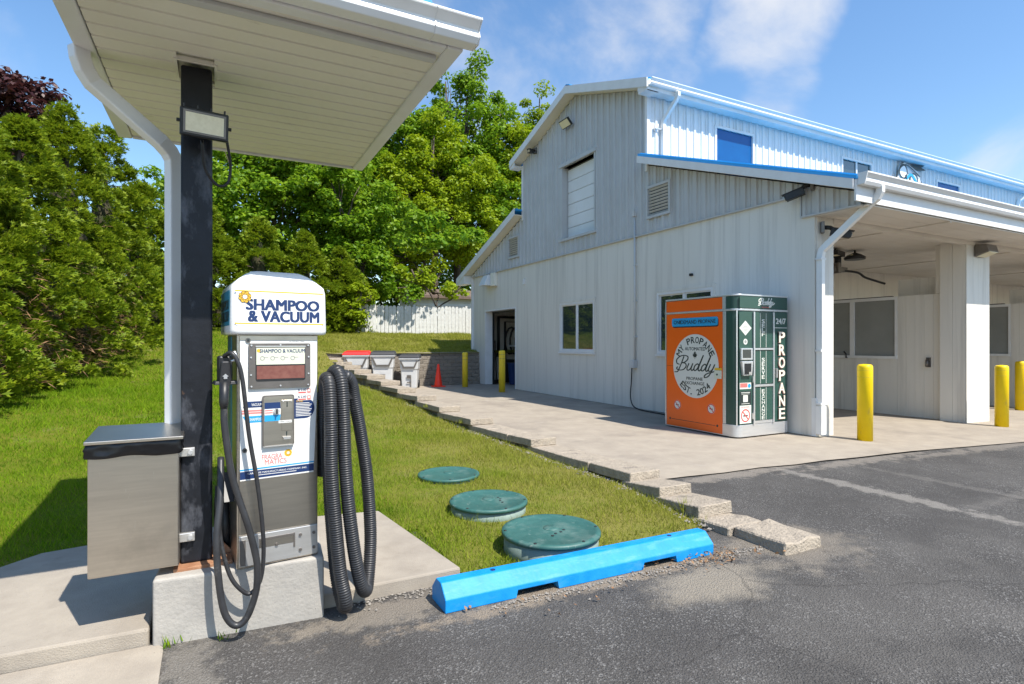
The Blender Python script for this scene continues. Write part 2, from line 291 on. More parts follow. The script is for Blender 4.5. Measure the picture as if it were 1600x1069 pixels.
class MB:
    def __init__(s): s.v = []; s.f = []; s.sm = []
    def add(s, vs, fs, smooth=False):
        b = len(s.v); s.v += [tuple(v) for v in vs]; s.f += [tuple(i+b for i in f) for f in fs]; s.sm += [smooth]*len(fs)
        return s
    def box(s, x0, x1, y0, y1, z0, z1):
        vs = [(x, y, z) for x in (x0, x1) for y in (y0, y1) for z in (z0, z1)]
        return s.add(vs, [(0, 1, 3, 2), (4, 6, 7, 5), (0, 4, 5, 1), (2, 3, 7, 6), (0, 2, 6, 4), (1, 5, 7, 3)])
    def hexa(s, lo, hi):
        """two quads (4 pts each, same winding)"""
        return s.add(list(lo)+list(hi), [(3, 2, 1, 0), (4, 5, 6, 7), (0, 1, 5, 4), (1, 2, 6, 5), (2, 3, 7, 6), (3, 0, 4, 7)])
    def prism(s, poly, o, xd, yd, nd, d0, d1, smooth=False):
        """2D polygon in plane (xd, yd) at o, extruded along nd from d0 to d1"""
        o, xd, yd, nd = map(Vector, (o, xd, yd, nd)); n = len(poly)
        vs = [o+xd*p[0]+yd*p[1]+nd*d for d in (d0, d1) for p in poly]
        fs = [tuple(range(n))[::-1], tuple(range(n, 2*n))]
        s.add(vs, fs)
        s.add(vs, [(i, (i+1) % n, n+(i+1) % n, n+i) for i in range(n)], smooth)
        return s
    def cyl(s, c, r, z0, z1, seg=24, r2=None, axis=2, smooth=True):
        r2 = r if r2 is None else r2
        def pt(a, rr, z):
            q = [0, 0, 0]; i, j = [(1, 2), (2, 0), (0, 1)][axis]
            q[i] = c[i]+rr*math.cos(a); q[j] = c[j]+rr*math.sin(a); q[axis] = z
            return q
        vs = [pt(2*math.pi*k/seg, rr, z) for rr, z in ((r, z0), (r2, z1)) for k in range(seg)]
        s.add(vs, [tuple(range(seg))[::-1], tuple(range(seg, 2*seg))])
        s.add(vs, [(i, (i+1) % seg, seg+(i+1) % seg, seg+i) for i in range(seg)], smooth)
        return s
    def lathe(s, c, prof, seg=28, cap=True, smooth=True):
        vs = [(c[0]+r*math.cos(2*math.pi*k/seg), c[1]+r*math.sin(2*math.pi*k/seg), c[2]+z) for r, z in prof for k in range(seg)]
        fs = [(j*seg+i, j*seg+(i+1) % seg, (j+1)*seg+(i+1) % seg, (j+1)*seg+i) for j in range(len(prof)-1) for i in range(seg)]
        s.add(vs, fs, smooth)
        if cap: s.add(vs, [tuple(range(seg))[::-1], tuple(range((len(prof)-1)*seg, len(prof)*seg))])
        return s
    def tube(s, pts, r, seg=10, ring=None, caps=True, smooth=True):
        pts = [Vector(p) for p in pts]; n = len(pts); rr = r if hasattr(r, '__len__') else [r]*n
        up = None; vs = []
        for i, p in enumerate(pts):
            t = (pts[min(i+1, n-1)]-pts[max(i-1, 0)]).normalized()
            if up is None:
                up = t.orthogonal().normalized()
            up = (up-t*up.dot(t)).normalized(); b = t.cross(up)
            for k in range(seg):
                a = 2*math.pi*k/seg
                vs.append(p+(up*math.cos(a)+b*math.sin(a))*rr[i])
        fs = [(j*seg+i, j*seg+(i+1) % seg, (j+1)*seg+(i+1) % seg, (j+1)*seg+i) for j in range(n-1) for i in range(seg)]
        s.add(vs, fs, smooth)
        if caps: s.add(vs, [tuple(range(seg))[::-1], tuple(range((n-1)*seg, n*seg))])
        return s
    def bar(s, a, b, w, h, up=(0, 0, 1)):
        """rectangular bar from a to b, w across, h along up"""
        a, b = Vector(a), Vector(b); t = (b-a).normalized(); u = Vector(up); u = (u-t*u.dot(t)).normalized(); x = t.cross(u)
        q = lambda p: [p+x*(sx*w/2)+u*(sz*h/2) for sx, sz in ((-1, -1), (1, -1), (1, 1), (-1, 1))]
        return s.hexa(q(a), q(b))
    def build(s, name, m, parent=None, bevel=0., seg=2, weld=True):
        org = root_org(parent)
        me = bpy.data.meshes.new(name)
        me.from_pydata([(v[0]-org[0], v[1]-org[1], v[2]-org[2]) for v in s.v], [], s.f)
        me.polygons.foreach_set('use_smooth', s.sm)
        bm = bmesh.new(); bm.from_mesh(me)
        if weld: bmesh.ops.remove_doubles(bm, verts=bm.verts, dist=1e-5)
        bmesh.ops.recalc_face_normals(bm, faces=bm.faces); bm.to_mesh(me); bm.free()
        if m: me.materials.append(M[m] if isinstance(m, str) else m)
        o = link(name, me, parent)
        if bevel:
            b = o.modifiers.new('bevel', 'BEVEL'); b.width = bevel; b.segments = seg; b.limit_method = 'ANGLE'; b.angle_limit = R(35)
            b.harden_normals = False
        return o
    def struct(s, name, m, **k):
        return tag(s.build(name, m, **k), kind='structure')

def bx(*a): return MB().box(*a)
def spline(pts, n=8):
    P = [Vector(p) for p in pts]; P = [P[0]*2-P[1]]+P+[P[-1]*2-P[-2]]; out = []
    for i in range(1, len(P)-2):
        p0, p1, p2, p3 = P[i-1:i+3]
        for k in range(n):
            t = k/n
            out.append(.5*((2*p1)+(p2-p0)*t+(2*p0-5*p1+4*p2-p3)*t*t+(3*p1-p0-3*p2+p3)*t**3))
    out.append(P[-2]); return out
def resample(pts, step):
    pts = [Vector(p) for p in pts]; d = [0]
    for a, b in zip(pts, pts[1:]): d.append(d[-1]+(b-a).length)
    n = max(2, int(d[-1]/step)); out = []; j = 0
    for i in range(n+1):
        t = d[-1]*i/n
        while j < len(d)-2 and d[j+1] < t: j += 1
        out.append(pts[j].lerp(pts[j+1], (t-d[j])/max(1e-9, d[j+1]-d[j])))
    return out
class Face:
    """a flat face of something: o = lower-left origin, x to the viewer's right, y up; n faces the viewer"""
    def __init__(s, o, x, y=(0, 0, 1)):
        s.o, s.x, s.y = Vector(o), Vector(x).normalized(), Vector(y).normalized(); s.n = s.x.cross(s.y)
    def plate(s, name, m, poly, parent, d0=0., d1=.002, bevel=0.):
        return MB().prism(poly, s.o, s.x, s.y, s.n, d0, d1).build(name, m, parent, bevel=bevel)
    def rect(s, name, m, x0, x1, y0, y1, parent, d0=0., d1=.002, bevel=0.):
        return s.plate(name, m, [(x0, y0), (x1, y0), (x1, y1), (x0, y1)], parent, d0, d1, bevel)
    def rrect(s, name, m, x0, x1, y0, y1, r, parent, d0=0., d1=.002, rs=None):
        rs = rs or (r, r, r, r); poly = []
        for (cx, cy, a0, q) in ((x1-rs[0], y1-rs[0], 0, rs[0]), (x0+rs[1], y1-rs[1], 90, rs[1]), (x0+rs[2], y0+rs[2], 180, rs[2]), (x1-rs[3], y0+rs[3], 270, rs[3])):
            for k in range(7): a = R(a0+15*k); poly.append((cx+q*math.cos(a), cy+q*math.sin(a)))
        return s.plate(name, m, poly, parent, d0, d1)
    def disc(s, name, m, cx, cy, r, parent, d0=0., d1=.002, seg=40, ry=None):
        return s.plate(name, m, [(cx+r*math.cos(2*math.pi*k/seg), cy+(ry or r)*math.sin(2*math.pi*k/seg)) for k in range(seg)], parent, d0, d1)
    def ring(s, name, m, cx, cy, r0, r1, parent, d0=0., d1=.002, seg=36, bar=False):
        b = MB()
        for k in range(seg):
            a, c = 2*math.pi*k/seg, 2*math.pi*(k+1)/seg
            b.prism([(cx+q*math.cos(t), cy+q*math.sin(t)) for q, t in ((r0, a), (r1, a), (r1, c), (r0, c))], s.o, s.x, s.y, s.n, d0, d1)
        if bar:
            w = (r1-r0)*.5; k = .7071
            b.prism([(cx-r0*k-w*k, cy+r0*k-w*k), (cx+r0*k-w*k, cy-r0*k-w*k), (cx+r0*k+w*k, cy-r0*k+w*k), (cx-r0*k+w*k, cy+r0*k+w*k)], s.o, s.x, s.y, s.n, d0, d1-.0002)
        return b.build(name, m, parent)
    def ribbon(s, name, m, strokes, w, parent, d0=0., d1=.002):
        b = MB()
        for st in strokes:
            p = [Vector((q[0], q[1], 0)) for q in spline([(a[0], a[1], 0) for a in st], 6)]
            for i, (a, c) in enumerate(zip(p, p[1:])):
                t = (c-a); 
                if t.length < 1e-6: continue
                t.normalize(); n = Vector((-t.y, t.x, 0))
                ww = w*(.62+.38*abs(t.y)); e = t*ww*.3
                b.prism([tuple((a-e+n*ww/2)[:2]), tuple((a-e-n*ww/2)[:2]), tuple((c+e-n*ww/2)[:2]), tuple((c+e+n*ww/2)[:2])], s.o, s.x, s.y, s.n, d0, d1+.00002*(i % 5))
        return b.build(name, m, parent, weld=False)
    def letters(s, name, m, body, x0, x1, y0, y1, parent, **k):
        def ext(t):
            cu = bpy.data.curves.new('t', 'FONT'); cu.body = t; o = bpy.data.objects.new('t', cu); COL.objects.link(o)
            me = bpy.data.meshes.new_from_object(o.evaluated_get(bpy.context.evaluated_depsgraph_get())); xs_ = [v.co.x for v in me.vertices]
            bpy.data.objects.remove(o); bpy.data.curves.remove(cu); bpy.data.meshes.remove(me); return min(xs_), max(xs_)
        a, c = ext(body); sc = (x1-x0)/(c-a)
        for i, chh in enumerate(body):
            if chh == ' ': continue
            l, r_ = ext(chh); e = ext(body[:i+1])[1]; s.text(name, m, chh, x0+(e-(r_-l)-a)*sc, x0+(e-a)*sc, y0, y1, parent, **k)
    def text(s, name, m, body, x0, x1, y0, y1, parent, bold=0., d0=0., d1=.002, rot=0., shear=0., keep=False):
        """lettering fitted to the box x0..x1, y0..y1 on this face"""
        cu = bpy.data.curves.new(name, 'FONT'); cu.body = body; cu.shear = shear; cu.resolution_u = 3; cu.extrude = .01
        cu.align_x = 'CENTER'; cu.space_line = .95
        o = bpy.data.objects.new(name, cu); COL.objects.link(o)
        dg = bpy.context.evaluated_depsgraph_get(); me = bpy.data.meshes.new_from_object(o.evaluated_get(dg))
        bpy.data.objects.remove(o); bpy.data.curves.remove(cu)
        vs = [v.co.copy() for v in me.vertices]
        ax, bx_ = min(v.x for v in vs), max(v.x for v in vs); ay, by = min(v.y for v in vs), max(v.y for v in vs)
        sx, sy = (x1-x0)/(bx_-ax), (y1-y0)/(by-ay)
        cx, cy = (x0+x1)/2, (y0+y1)/2; org = root_org(parent)
        if keep: sx = sy = min(sx, sy)
        for v in me.vertices:
            lx, ly = (v.co.x-(ax+bx_)/2)*sx, (v.co.y-(ay+by)/2)*sy
            if rot: lx, ly = lx*math.cos(rot)-ly*math.sin(rot), lx*math.sin(rot)+ly*math.cos(rot)
            dz = d0 if v.co.z < 0 else d1
            v.co = s.o+s.x*(cx+lx)+s.y*(cy+ly)+s.n*dz-org
        ex = max(0., bold)*.62*min(abs(sy), abs(sx))
        if ex > 0:
            base = np.array([v.co[:] for v in me.vertices]); polys = [tuple(p_.vertices) for p_ in me.polygons]; co_, fa_ = [], []
            for k, (qx, qy) in enumerate(((0, 0), (1, .5), (-1, .5), (1, -.5), (-1, -.5))):
                q_ = s.x*(qx*ex)+s.y*(qy*ex)+s.n*(k*.00005); n_ = len(base)*k
                co_ += (base+np.array(q_[:])).tolist(); fa_ += [tuple(i+n_ for i in f_) for f_ in polys]
            bpy.data.meshes.remove(me); me = bpy.data.meshes.new(name); me.from_pydata(co_, [], fa_)
        me.name = name; me.materials.clear(); me.materials.append(M[m])
        return link(name, me, parent)
def ground(x): return -.02*max(0., min(x, 60.)-8.3)

# ------------------------------------------------------------------ the ground
XL_Y = [2.4, 3.0, 3.6, 4.2, 4.8, 18.3]; XL_X = [3.45, 3.5, 3.56, 3.68, 3.75, 2.94]
def xl(y): return np.interp(y, XL_Y, XL_X)
def inslab(x, y, e=0.): return (x > -2.6-e) & (x < 1.10+e) & (y < 4.60+e-.10*np.clip(-1.0-x, 0, 1)*2.2)
def zl(x, y):
    x = np.asarray(x, float); y = np.asarray(y, float)
    z = np.interp(y, [2.5, 3.5, 6, 8.2, 11, 14.7, 16.5, 18.3, 23, 30, 60], [.012, .02, .022, .115, .26, .42, .67, 1.1, 1.85, 2.05, 2.4])
    z = z+.056*np.clip((y-4)/6, 0, 1)*np.clip(3.4-x, 0, 12)
    z = z+.012*np.sin(x*2.3+y*1.1)*np.clip((y-4.5)/2, 0, 1)
    return z
MB().box(-400, 400, -400, 400, -1.3, -1.2).struct('ground', 'soil')
def sheet(name, xs, ys, zf, m, keep=None):
    xs, ys = np.asarray(xs), np.asarray(ys); b = MB()
    vs = [(x, y, float(zf(x, y))) for x in xs for y in ys]; ny = len(ys); fs = []
    for i in range(len(xs)-1):
        for j in range(ny-1):
            if keep is None or keep((xs[i]+xs[i+1])/2, (ys[j]+ys[j+1])/2): fs.append((i*ny+j, (i+1)*ny+j, (i+1)*ny+j+1, i*ny+j+1))
    b.add(vs, fs, True)
    return b.struct(name, m)
sheet('asphalt_lot', list(np.arange(-60, 9, 3.))+list(np.arange(9, 62, 4.)), list(np.arange(-70, 12, 3.))+[12.], lambda x, y: ground(x), 'asphalt')
# concrete pad, its front edge and its edge along the stepped wall
pf = lambda x: np.interp(x, [3.6, 4.39, 5.8, 8.05, 11.0, 14, 40], [4.72, 4.65, 4.545, 4.33, 4.07, 3.95, 3.9])
b = MB(); yy = np.array([0, .3, 1, 2.5, 4.5, 7, 10, 13.9]);
xs = np.concatenate([np.linspace(0, 1, 9)])
cols = [(lambda y, k=k: xl(max(y, 4.8))+.30+(8.4-xl(max(y, 4.8))-.30)*k/8) for k in range(9)]
vs = []; fs = []
for k in range(9):
    y0 = float(pf(cols[k](4.7)))+.02*math.sin(k*2.7)
    for j, t in enumerate(yy):
        y = y0+(18.6-y0)*t/13.9; x = float(cols[k](y)); vs.append((x, y, .014+ground(x)))
xr = [9.5, 11, 13, 16, 20, 30, 40]
for x in xr:
    y0 = float(pf(x))
    for j, t in enumerate(yy): vs.append((x, y0+(18.6-y0)*t/13.9, .014+ground(x)))
nx = 9+len(xr)
for i in range(nx-1):
    for j in range(7): fs.append((i*8+j, (i+1)*8+j, (i+1)*8+j+1, i*8+j+1))
b.add(vs, fs)
b.struct('concrete_pad', 'concrete')
# control joints cut in the pad
# slab under the vacuum stand and lower apron
def slab_top(x): return .085
b = MB()
poly = [(-3.4, 3.45), (-.30, 3.30), (-.30, 3.62), (.52, 3.62), (.52, 3.30), (1.354, 3.29), (1.20, 4.72), (.2, 4.9), (-.75, 4.87), (-1.05, 4.82), (-1.3, 4.55), (-3.4, 4.5)]
b.prism(poly, (0, 0, 0), (1, 0, 0), (0, 1, 0), (0, 0, 1), -.1, .085)
tag(b.build('concrete_slab', 'slab', bevel=.012), kind='structure')
b = MB(); b.prism([(-4.4, 3.44), (-.27, 3.288), (-.235, 3.24), (-.225, 2.4), (-.2, .5), (-4.4, .5)], (0, 0, 0), (1, 0, 0), (0, 1, 0), (0, 0, 1), -.05, .006)
b.struct('concrete_apron', 'slab')
# lawn terrain
lx = np.concatenate([np.arange(-40, -8, 2.), np.arange(-8, 4.4, .2), np.arange(4.5, 40, 1.)]); ly = np.concatenate([np.arange(2.9, 12, .2), np.arange(12, 31, .4), np.arange(31, 70, 3.)])
def lawn_keep(x, y):
    if y > 18.45: return True
    if x < 1.36 and y < 4.3: return False
    if y < 3.12: return False
    if x < -2.6: return y > 4.5
    return x < xl(y)+.12
def lawn_z(x, y):
    z = float(zl(x, y))
    if y < 18.0 and inslab(x, y): z = -.02
    if x < -2.5 and y < 4.5: z = -.02
    if y < 3.35: z = min(z, -.004)
    return z
sheet('lawn', lx, ly, lawn_z, 'lawn', lawn_keep)
# ------------------------------------------------------------------ numpy scatter meshes
def raw_mesh(name, co, nper, m, parent=None):
    n = len(co)//nper; me = bpy.data.meshes.new(name)
    me.vertices.add(len(co)); me.vertices.foreach_set('co', np.ascontiguousarray(co, dtype=np.float32).ravel())
    me.loops.add(len(co)); me.loops.foreach_set('vertex_index', np.arange(len(co), dtype=np.int32))
    me.polygons.add(n); me.polygons.foreach_set('loop_start', np.arange(0, len(co), nper, dtype=np.int32)); me.polygons.foreach_set('loop_total', np.full(n, nper, dtype=np.int32))
    me.update(); me.validate(); me.materials.append(M[m])
    return link(name, me, parent)
def unit(a): return a/np.maximum(1e-9, np.linalg.norm(a, axis=1, keepdims=True))
def leaf_quads(c, nrm, axis, ln, wd, fold=0.):
    u = unit(axis-nrm*np.sum(axis*nrm, 1, keepdims=True)); v = np.cross(nrm, u)
    ln = np.asarray(ln).reshape(-1, 1); wd = np.asarray(wd).reshape(-1, 1)
    p = np.stack([c-u*ln, c+v*wd+nrm*fold*wd, c+u*ln, c-v*wd+nrm*fold*wd], 1)
    return p.reshape(-1, 3)

# ------------------------------------------------------------------ the car wash building
BL = thing('car_wash_building', 'long white metal car wash building with blue roof and open wash bays', 'building', (8.3, 12.3, 0))
YW0, YW1 = 5.65, 19.0
def tri_main(y): return 8.04-.342*abs(y-12.3)
def low_r(y): return 3.77+.361*(y-4.85)
def low_l(y): return low_r(24.6-y)
def gtop(y):
    if 9.5 < y < 15.1: return tri_main(y)-.115
    return (low_r(y) if y < 12 else low_l(y))-.115
holes = [(11.476, 13.072, 1.235, 2.545), (7.683, 9.222, 1.245, 2.545), (15.648, 17.943, -.1, 2.60)]
bps = sorted({YW0, YW1}|{h[k] for h in holes for k in (0, 1)})
core = MB()
for a, c in zip(bps, bps[1:]):
    inside = [h for h in holes if h[0] <= (a+c)/2 <= h[1]]
    spans = [(-.1, 3.85)]
    if inside:
        h = inside[0]; spans = [s for s in ((-.1, h[2]), (h[3], 3.85)) if s[1]-s[0] > .02]
    for z0, z1 in spans: core.box(8.335, 8.5, a, c, z0, z1)
    n = max(1, round((c-a)/.42)); w = (c-a)/n
    for k in range(n):
        for z0, z1 in spans:
            if z0 < 0: z0 = .02
            bx(8.30+.0006*((k*7) % 3), 8.334, a+k*w+.001, a+(k+1)*w-.001, z0, z1-.001).build('wall_panel', 'panel', BL)
core.build('wall_core', 'panel', BL)
# upper ribbed siding on the gable
def siding(face, lo, hi, top, bot, cuts, pitch, depth, rib, m, name, parent, side):
    """ribbed sheet; face(t, d, z) maps along-wall t, outward d, height z to a point"""
    b = MB(); n = int(round((hi-lo)/pitch)); p = (hi-lo)/n
    def column(t0, t1, d0a, d1a, d0b, d1b):
        tm = (t0+t1)/2; segs = [[(bot(t0), bot(t1)), (top(t0), top(t1))]]
        for c in cuts:
            if c[0] < tm < c[1]:
                segs = [[segs[0][0], (c[2], c[2])], [(c[3], c[3]), segs[0][1]]]
        for s in segs:
            if s[1][0]-s[0][0] < .01 and s[1][1]-s[0][1] < .01: continue
            b.add([face(t0, d0a, s[0][0]), face(t1, d0b, s[0][1]), face(t1, d0b, s[1][1]), face(t0, d0a, s[1][0])], [(0, 1, 2, 3)])
            # underside edge thickness
            b.add([face(t0, d0a, s[0][0]), face(t1, d0b, s[0][1]), face(t1, d0b-depth, s[0][1]), face(t0, d0a-depth, s[0][0])], [(3, 2, 1, 0)])
    edges = [lo]
    marks = sorted({c[k] for c in cuts for k in (0, 1)})
    for k in range(n):
        a = lo+k*p; prof = [(a, 0), (a+p*.30, 0), (a+p*.36, -rib*.5), (a+p*.42, 0), (a+p*.66, 0), (a+p*.72, rib), (a+p*.93, rib), (a+p, 0)]
        for (ta, da), (tb, db) in zip(prof, prof[1:]):
            tt = [ta]+[x for x in marks if ta < x < tb]+[tb]
            dd = [da+(db-da)*(x-ta)/(tb-ta) for x in tt]
            for i in range(len(tt)-1): column(tt[i], tt[i+1], dd[i], 0, dd[i+1], 0)
    return b.build(name, m, parent)
loft = (11.396, 12.911, 4.26, 6.20); ventr = (8.783, 9.462, 4.18, 4.82); ventl = (15.353, 16.042, 4.165, 4.785)
gf = lambda t, d, z: (8.275-d, t, z)
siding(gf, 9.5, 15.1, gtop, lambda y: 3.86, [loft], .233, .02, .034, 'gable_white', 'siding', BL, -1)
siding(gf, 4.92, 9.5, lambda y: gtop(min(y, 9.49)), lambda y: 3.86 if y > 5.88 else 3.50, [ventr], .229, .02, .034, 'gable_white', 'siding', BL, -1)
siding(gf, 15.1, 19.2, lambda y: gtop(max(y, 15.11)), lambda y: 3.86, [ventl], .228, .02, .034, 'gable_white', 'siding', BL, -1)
bx(8.24, 8.30, 5.86, 19.0, 3.835, 3.858).build('drip_trim', 'gable_white', BL)
bx(8.24, 8.31, 4.9, 5.86, 3.478, 3.50).build('drip_trim', 'gable_white', BL)
bx(8.24, 8.30, 5.84, 5.86, 3.50, 3.84).build('drip_trim', 'gable_white', BL)
# backing behind the siding so nothing shows through
b = MB()
b.prism([(4.95, 3.52), (5.9, 3.52), (5.9, 3.86), (ventr[0], 3.86), (ventr[0], low_r(ventr[0])-.2), (4.95, low_r(4.95)-.2)], (8.31, 0, 0), (0, 1, 0), (0, 0, 1), (1, 0, 0), 0, .15)
for (a, c, h) in ((ventr[0], ventr[1], ventr), (ventl[0], ventl[1], ventl)):
    b.box(8.36, 8.46, a, c, 3.86, h[3]+.1)
b.prism([(ventr[1], 3.86), (9.5, 3.86), (9.5, 5.2), (ventr[1], 5.1)], (8.31, 0, 0), (0, 1, 0), (0, 0, 1), (1, 0, 0), 0, .15)
b.prism([(9.5, 3.86), (loft[0], 3.86), (loft[0], gtop(loft[0])), (9.5, gtop(9.51))], (8.31, 0, 0), (0, 1, 0), (0, 0, 1), (1, 0, 0), 0, .15)
b.prism([(loft[1], 3.86), (15.1, 3.86), (15.1, gtop(15.09)), (loft[1], gtop(loft[1]))], (8.31, 0, 0), (0, 1, 0), (0, 0, 1), (1, 0, 0), 0, .15)
b.box(8.31, 8.46, loft[0], loft[1], 3.86, loft[2]); b.prism([(loft[0], loft[3]), (loft[1], loft[3]), (loft[1], gtop(loft[1])), (12.3, gtop(12.3)), (loft[0], gtop(loft[0]))], (8.31, 0, 0), (0, 1, 0), (0, 0, 1), (1, 0, 0), 0, .15)
b.prism([(15.1, 3.86), (ventl[0], 3.86), (ventl[0], gtop(ventl[0])), (15.1, gtop(15.12))], (8.31, 0, 0), (0, 1, 0), (0, 0, 1), (1, 0, 0), 0, .15)
b.prism([(ventl[1], 3.86), (19.0, 3.86), (19.0, gtop(19.0)), (ventl[1], gtop(ventl[1]))], (8.31, 0, 0), (0, 1, 0), (0, 0, 1), (1, 0, 0), 0, .15)
b.build('gable_backing', 'gable_white', BL)
# corner trims
bx(8.225, 8.30, 9.46, 9.535, 5.2, 6.86).build('corner_trim', 'trim', BL)
bx(8.225, 8.30, 15.06, 15.14, 5.2, 6.86).build('corner_trim', 'trim', BL)
bx(8.235, 8.32, 18.96, 19.03, .02, 3.83).build('corner_trim', 'trim', BL)
# loft door
for y0, y1, z0, z1 in ((loft[0]-.0, loft[1]+.0, loft[3], loft[3]+.12), (loft[0]-.05, loft[1]+.05, loft[2]-.09, loft[2])):
    pass
ld = bx(8.46, 8.5, loft[0]+.04, loft[1]-.02, loft[2], loft[3]).build('loft_door', 'dark', BL)
nP = 6; hP = (loft[3]-.05-loft[2])/nP
for k in range(nP):
    bx(8.425, 8.459, loft[0]+.045, loft[1]-.05, loft[2]+k*hP+.005, loft[2]+(k+1)*hP-.005).build('panel', 'white_metal', ld, bevel=.006)
for nm, a in (('jamb', (8.24, 8.455, loft[1]-.03, loft[1]+.02, loft[2], loft[3])), ('jamb', (8.24, 8.455, loft[0]-.02, loft[0]+.03, loft[2], loft[3])), ('head_trim', (8.21, 8.46, loft[0]-.08, loft[1]+.08, loft[3], loft[3]+.09)), ('sill', (8.205, 8.46, loft[0]-.08, loft[1]+.08, loft[2]-.06, loft[2]))):
    bx(*a).build(nm, 'gable_white', ld)
# vents
for v in (ventr, ventl):
    vo = MB()
    for a in ((v[0]-.03, v[0]+.025, v[2]-.03, v[3]+.03), (v[1]-.025, v[1]+.03, v[2]-.03, v[3]+.03), (v[0]+.025, v[1]-.025, v[2]-.03, v[2]+.025), (v[0]+.025, v[1]-.025, v[3]-.025, v[3]+.03)):
        vo.box(8.215, 8.27, a[0], a[1], a[2], a[3])
    vp = vo.build('vent', 'gable_white', BL); n = 9
    bx(8.33, 8.345, v[0], v[1], v[2], v[3]).build('backing', 'black', vp)
    for k in range(n):
        z = v[2]+.05+(v[3]-v[2]-.1)*k/(n-1)
        MB().bar((8.265, v[0]+.02, z), (8.265, v[1]-.02, z), .05, .010, up=(.75, 0, .66)).build('slat', 'gable_white', vp)
# windows on the gable wall
def window(y0, y1, z0, z1, parent):
    w = MB()
    f = .055
    for a in ((y0, y0+f, z0, z1), (y1-f, y1, z0, z1), (y0+f, y1-f, z0, z0+f), (y0+f, y1-f, z1-f, z1)): w.box(8.285, 8.345, *a)
    fr = w.build('window', 'trim', parent)
    ym = (y0+y1)/2
    bx(8.30, 8.345, ym-.03, ym+.03, z0+f, z1-f).build('mullion', 'trim', fr)
    for a, c, x in ((y0+f, ym-.03, 8.325), (ym+.03, y1-f, 8.335)):
        s = MB(); g = .028
        for q in ((a, a+g, z0+f, z1-f), (c-g, c, z0+f, z1-f), (a+g, c-g, z0+f, z0+f+g), (a+g, c-g, z1-f-g, z1-f)): s.box(x-.012, x+.012, *q)
        s.build('sash', 'trim', fr)
        bx(x-.002, x+.004, a+g, c-g, z0+f+g, z1-f-g).build('pane', 'glass', fr)
    bx(8.36, 8.5, y0, y1, z0, z1).build('dark_backing', 'dark', fr)  # solid dark block closing the opening behind the panes
    bx(8.262, 8.345, y0-.04, y1+.04, z0-.045, z0-.002).build('sill', 'trim', fr)
    t = MB().box(8.278, 8.30, y0-.06, y1+.06, z1+.001, z1+.06); t.box(8.278, 8.30, y0-.06, y0-.001, z0, z1); t.box(8.278, 8.30, y1+.001, y1+.06, z0, z1); t.build('casing', 'panel', fr)
window(11.476, 13.072, 1.235, 2.545, BL); window(7.683, 9.222, 1.245, 2.545, BL)
# service door opening with a room behind
dw = MB().box(8.29, 8.56, 17.90, 17.943, .02, 2.6); dw.box(8.29, 8.56, 15.648, 15.69, .02, 2.6); dw.box(8.29, 8.56, 15.69, 17.90, 2.555, 2.6)
dfr = dw.build('door_frame', 'trim', BL)
bx(8.56, 8.62, 17.86, 17.90, .02, 2.55).build('door_track', 'black', dfr); bx(8.56, 8.62, 15.69, 17.86, 2.50, 2.55).build('door_track', 'black', dfr)
rm = MB().box(8.5, 12.2, 18.9, 19.0, 0, 3.8); rm.box(12.1, 12.2, 14.6, 18.9, 0, 3.8); rm.box(8.5, 12.1, 14.5, 14.6, 0, 3.8); rm.box(8.5, 12.1, 14.6, 18.9, 2.9, 3.0)
rm.build('room_wall', 'panel', BL)
# long outer walls of the far side and the core
b = MB().box(8.5, 36, 9.50, 9.65, -.6, 3.52); b.box(8.46, 36, 9.53, 9.62, 3.52, 6.85); b.box(12.3, 36, 18.9, 19.0, -.6, 3.85); b.box(8.46, 36, 15.0, 15.09, 3.86, 6.85)
b.build('inner_wall', 'panel', BL)
# roofs
def roof_slope(name, ya, za, yb, zb, x0, x1, th=.05):
    r = MB().hexa([(x0, ya, za-th), (x1, ya, za-th), (x1, yb, zb-th), (x0, yb, zb-th)], [(x0, ya, za), (x1, ya, za), (x1, yb, zb), (x0, yb, zb)]).build(name, 'roof', BL)
    k = 0; x = x0+.06
    rb = MB()
    while x < x1-.1:
        rb.hexa([(x, ya, za), (x+.05, ya, za), (x+.05, yb, zb), (x, yb, zb)], [(x+.012, ya, za+.028), (x+.038, ya, za+.028), (x+.038, yb, zb+.028), (x+.012, yb, zb+.028)]); x += .3
    rb.build('rib', 'roof', r)
    return r
roof_slope('roof', 9.16, 7.035, 12.3, 8.11, 7.98, 36); roof_slope('roof', 15.44, 7.035, 12.3, 8.11, 7.98, 36)
roof_slope('roof', 4.80, 3.85, 9.48, 5.54, 7.98, 36); roof_slope('roof', 19.8, 3.85, 15.12, 5.54, 7.98, 36)
MB().prism([(-.16, -.03), (0, .03), (.16, -.03), (.16, -.05), (0, .01), (-.16, -.05)], (0, 12.3, 8.14), (0, 1, 0), (0, 0, 1), (1, 0, 0), 7.99, 36).build('ridge_cap', 'roof', BL)
# rake fascias (white boards) and rake soffits
def rake(ya, za, yb, zb, h=.19, blue=False):
    t_ = -.055 if blue else .012
    MB().hexa([(7.955, ya, za-h), (7.978, ya, za-h), (7.978, yb, zb-h), (7.955, yb, zb-h)], [(7.955, ya, za+t_), (7.978, ya, za+t_), (7.978, yb, zb+t_), (7.955, yb, zb+t_)]).build('fascia', 'trim', BL)
    MB().hexa([(7.978, ya, za-h+.01), (8.272, ya, za-h+.01), (8.272, yb, zb-h+.01), (7.978, yb, zb-h+.01)], [(7.978, ya, za-h+.03), (8.272, ya, za-h+.03), (8.272, yb, zb-h+.03), (7.978, yb, zb-h+.03)]).build('soffit', 'soffit', BL)
rake(9.16, 7.035, 12.3, 8.11); rake(15.44, 7.035, 12.3, 8.11); rake(4.84, 3.865, 9.48, 5.54, .2, True); rake(19.8, 3.85, 15.12, 5.54, .2)
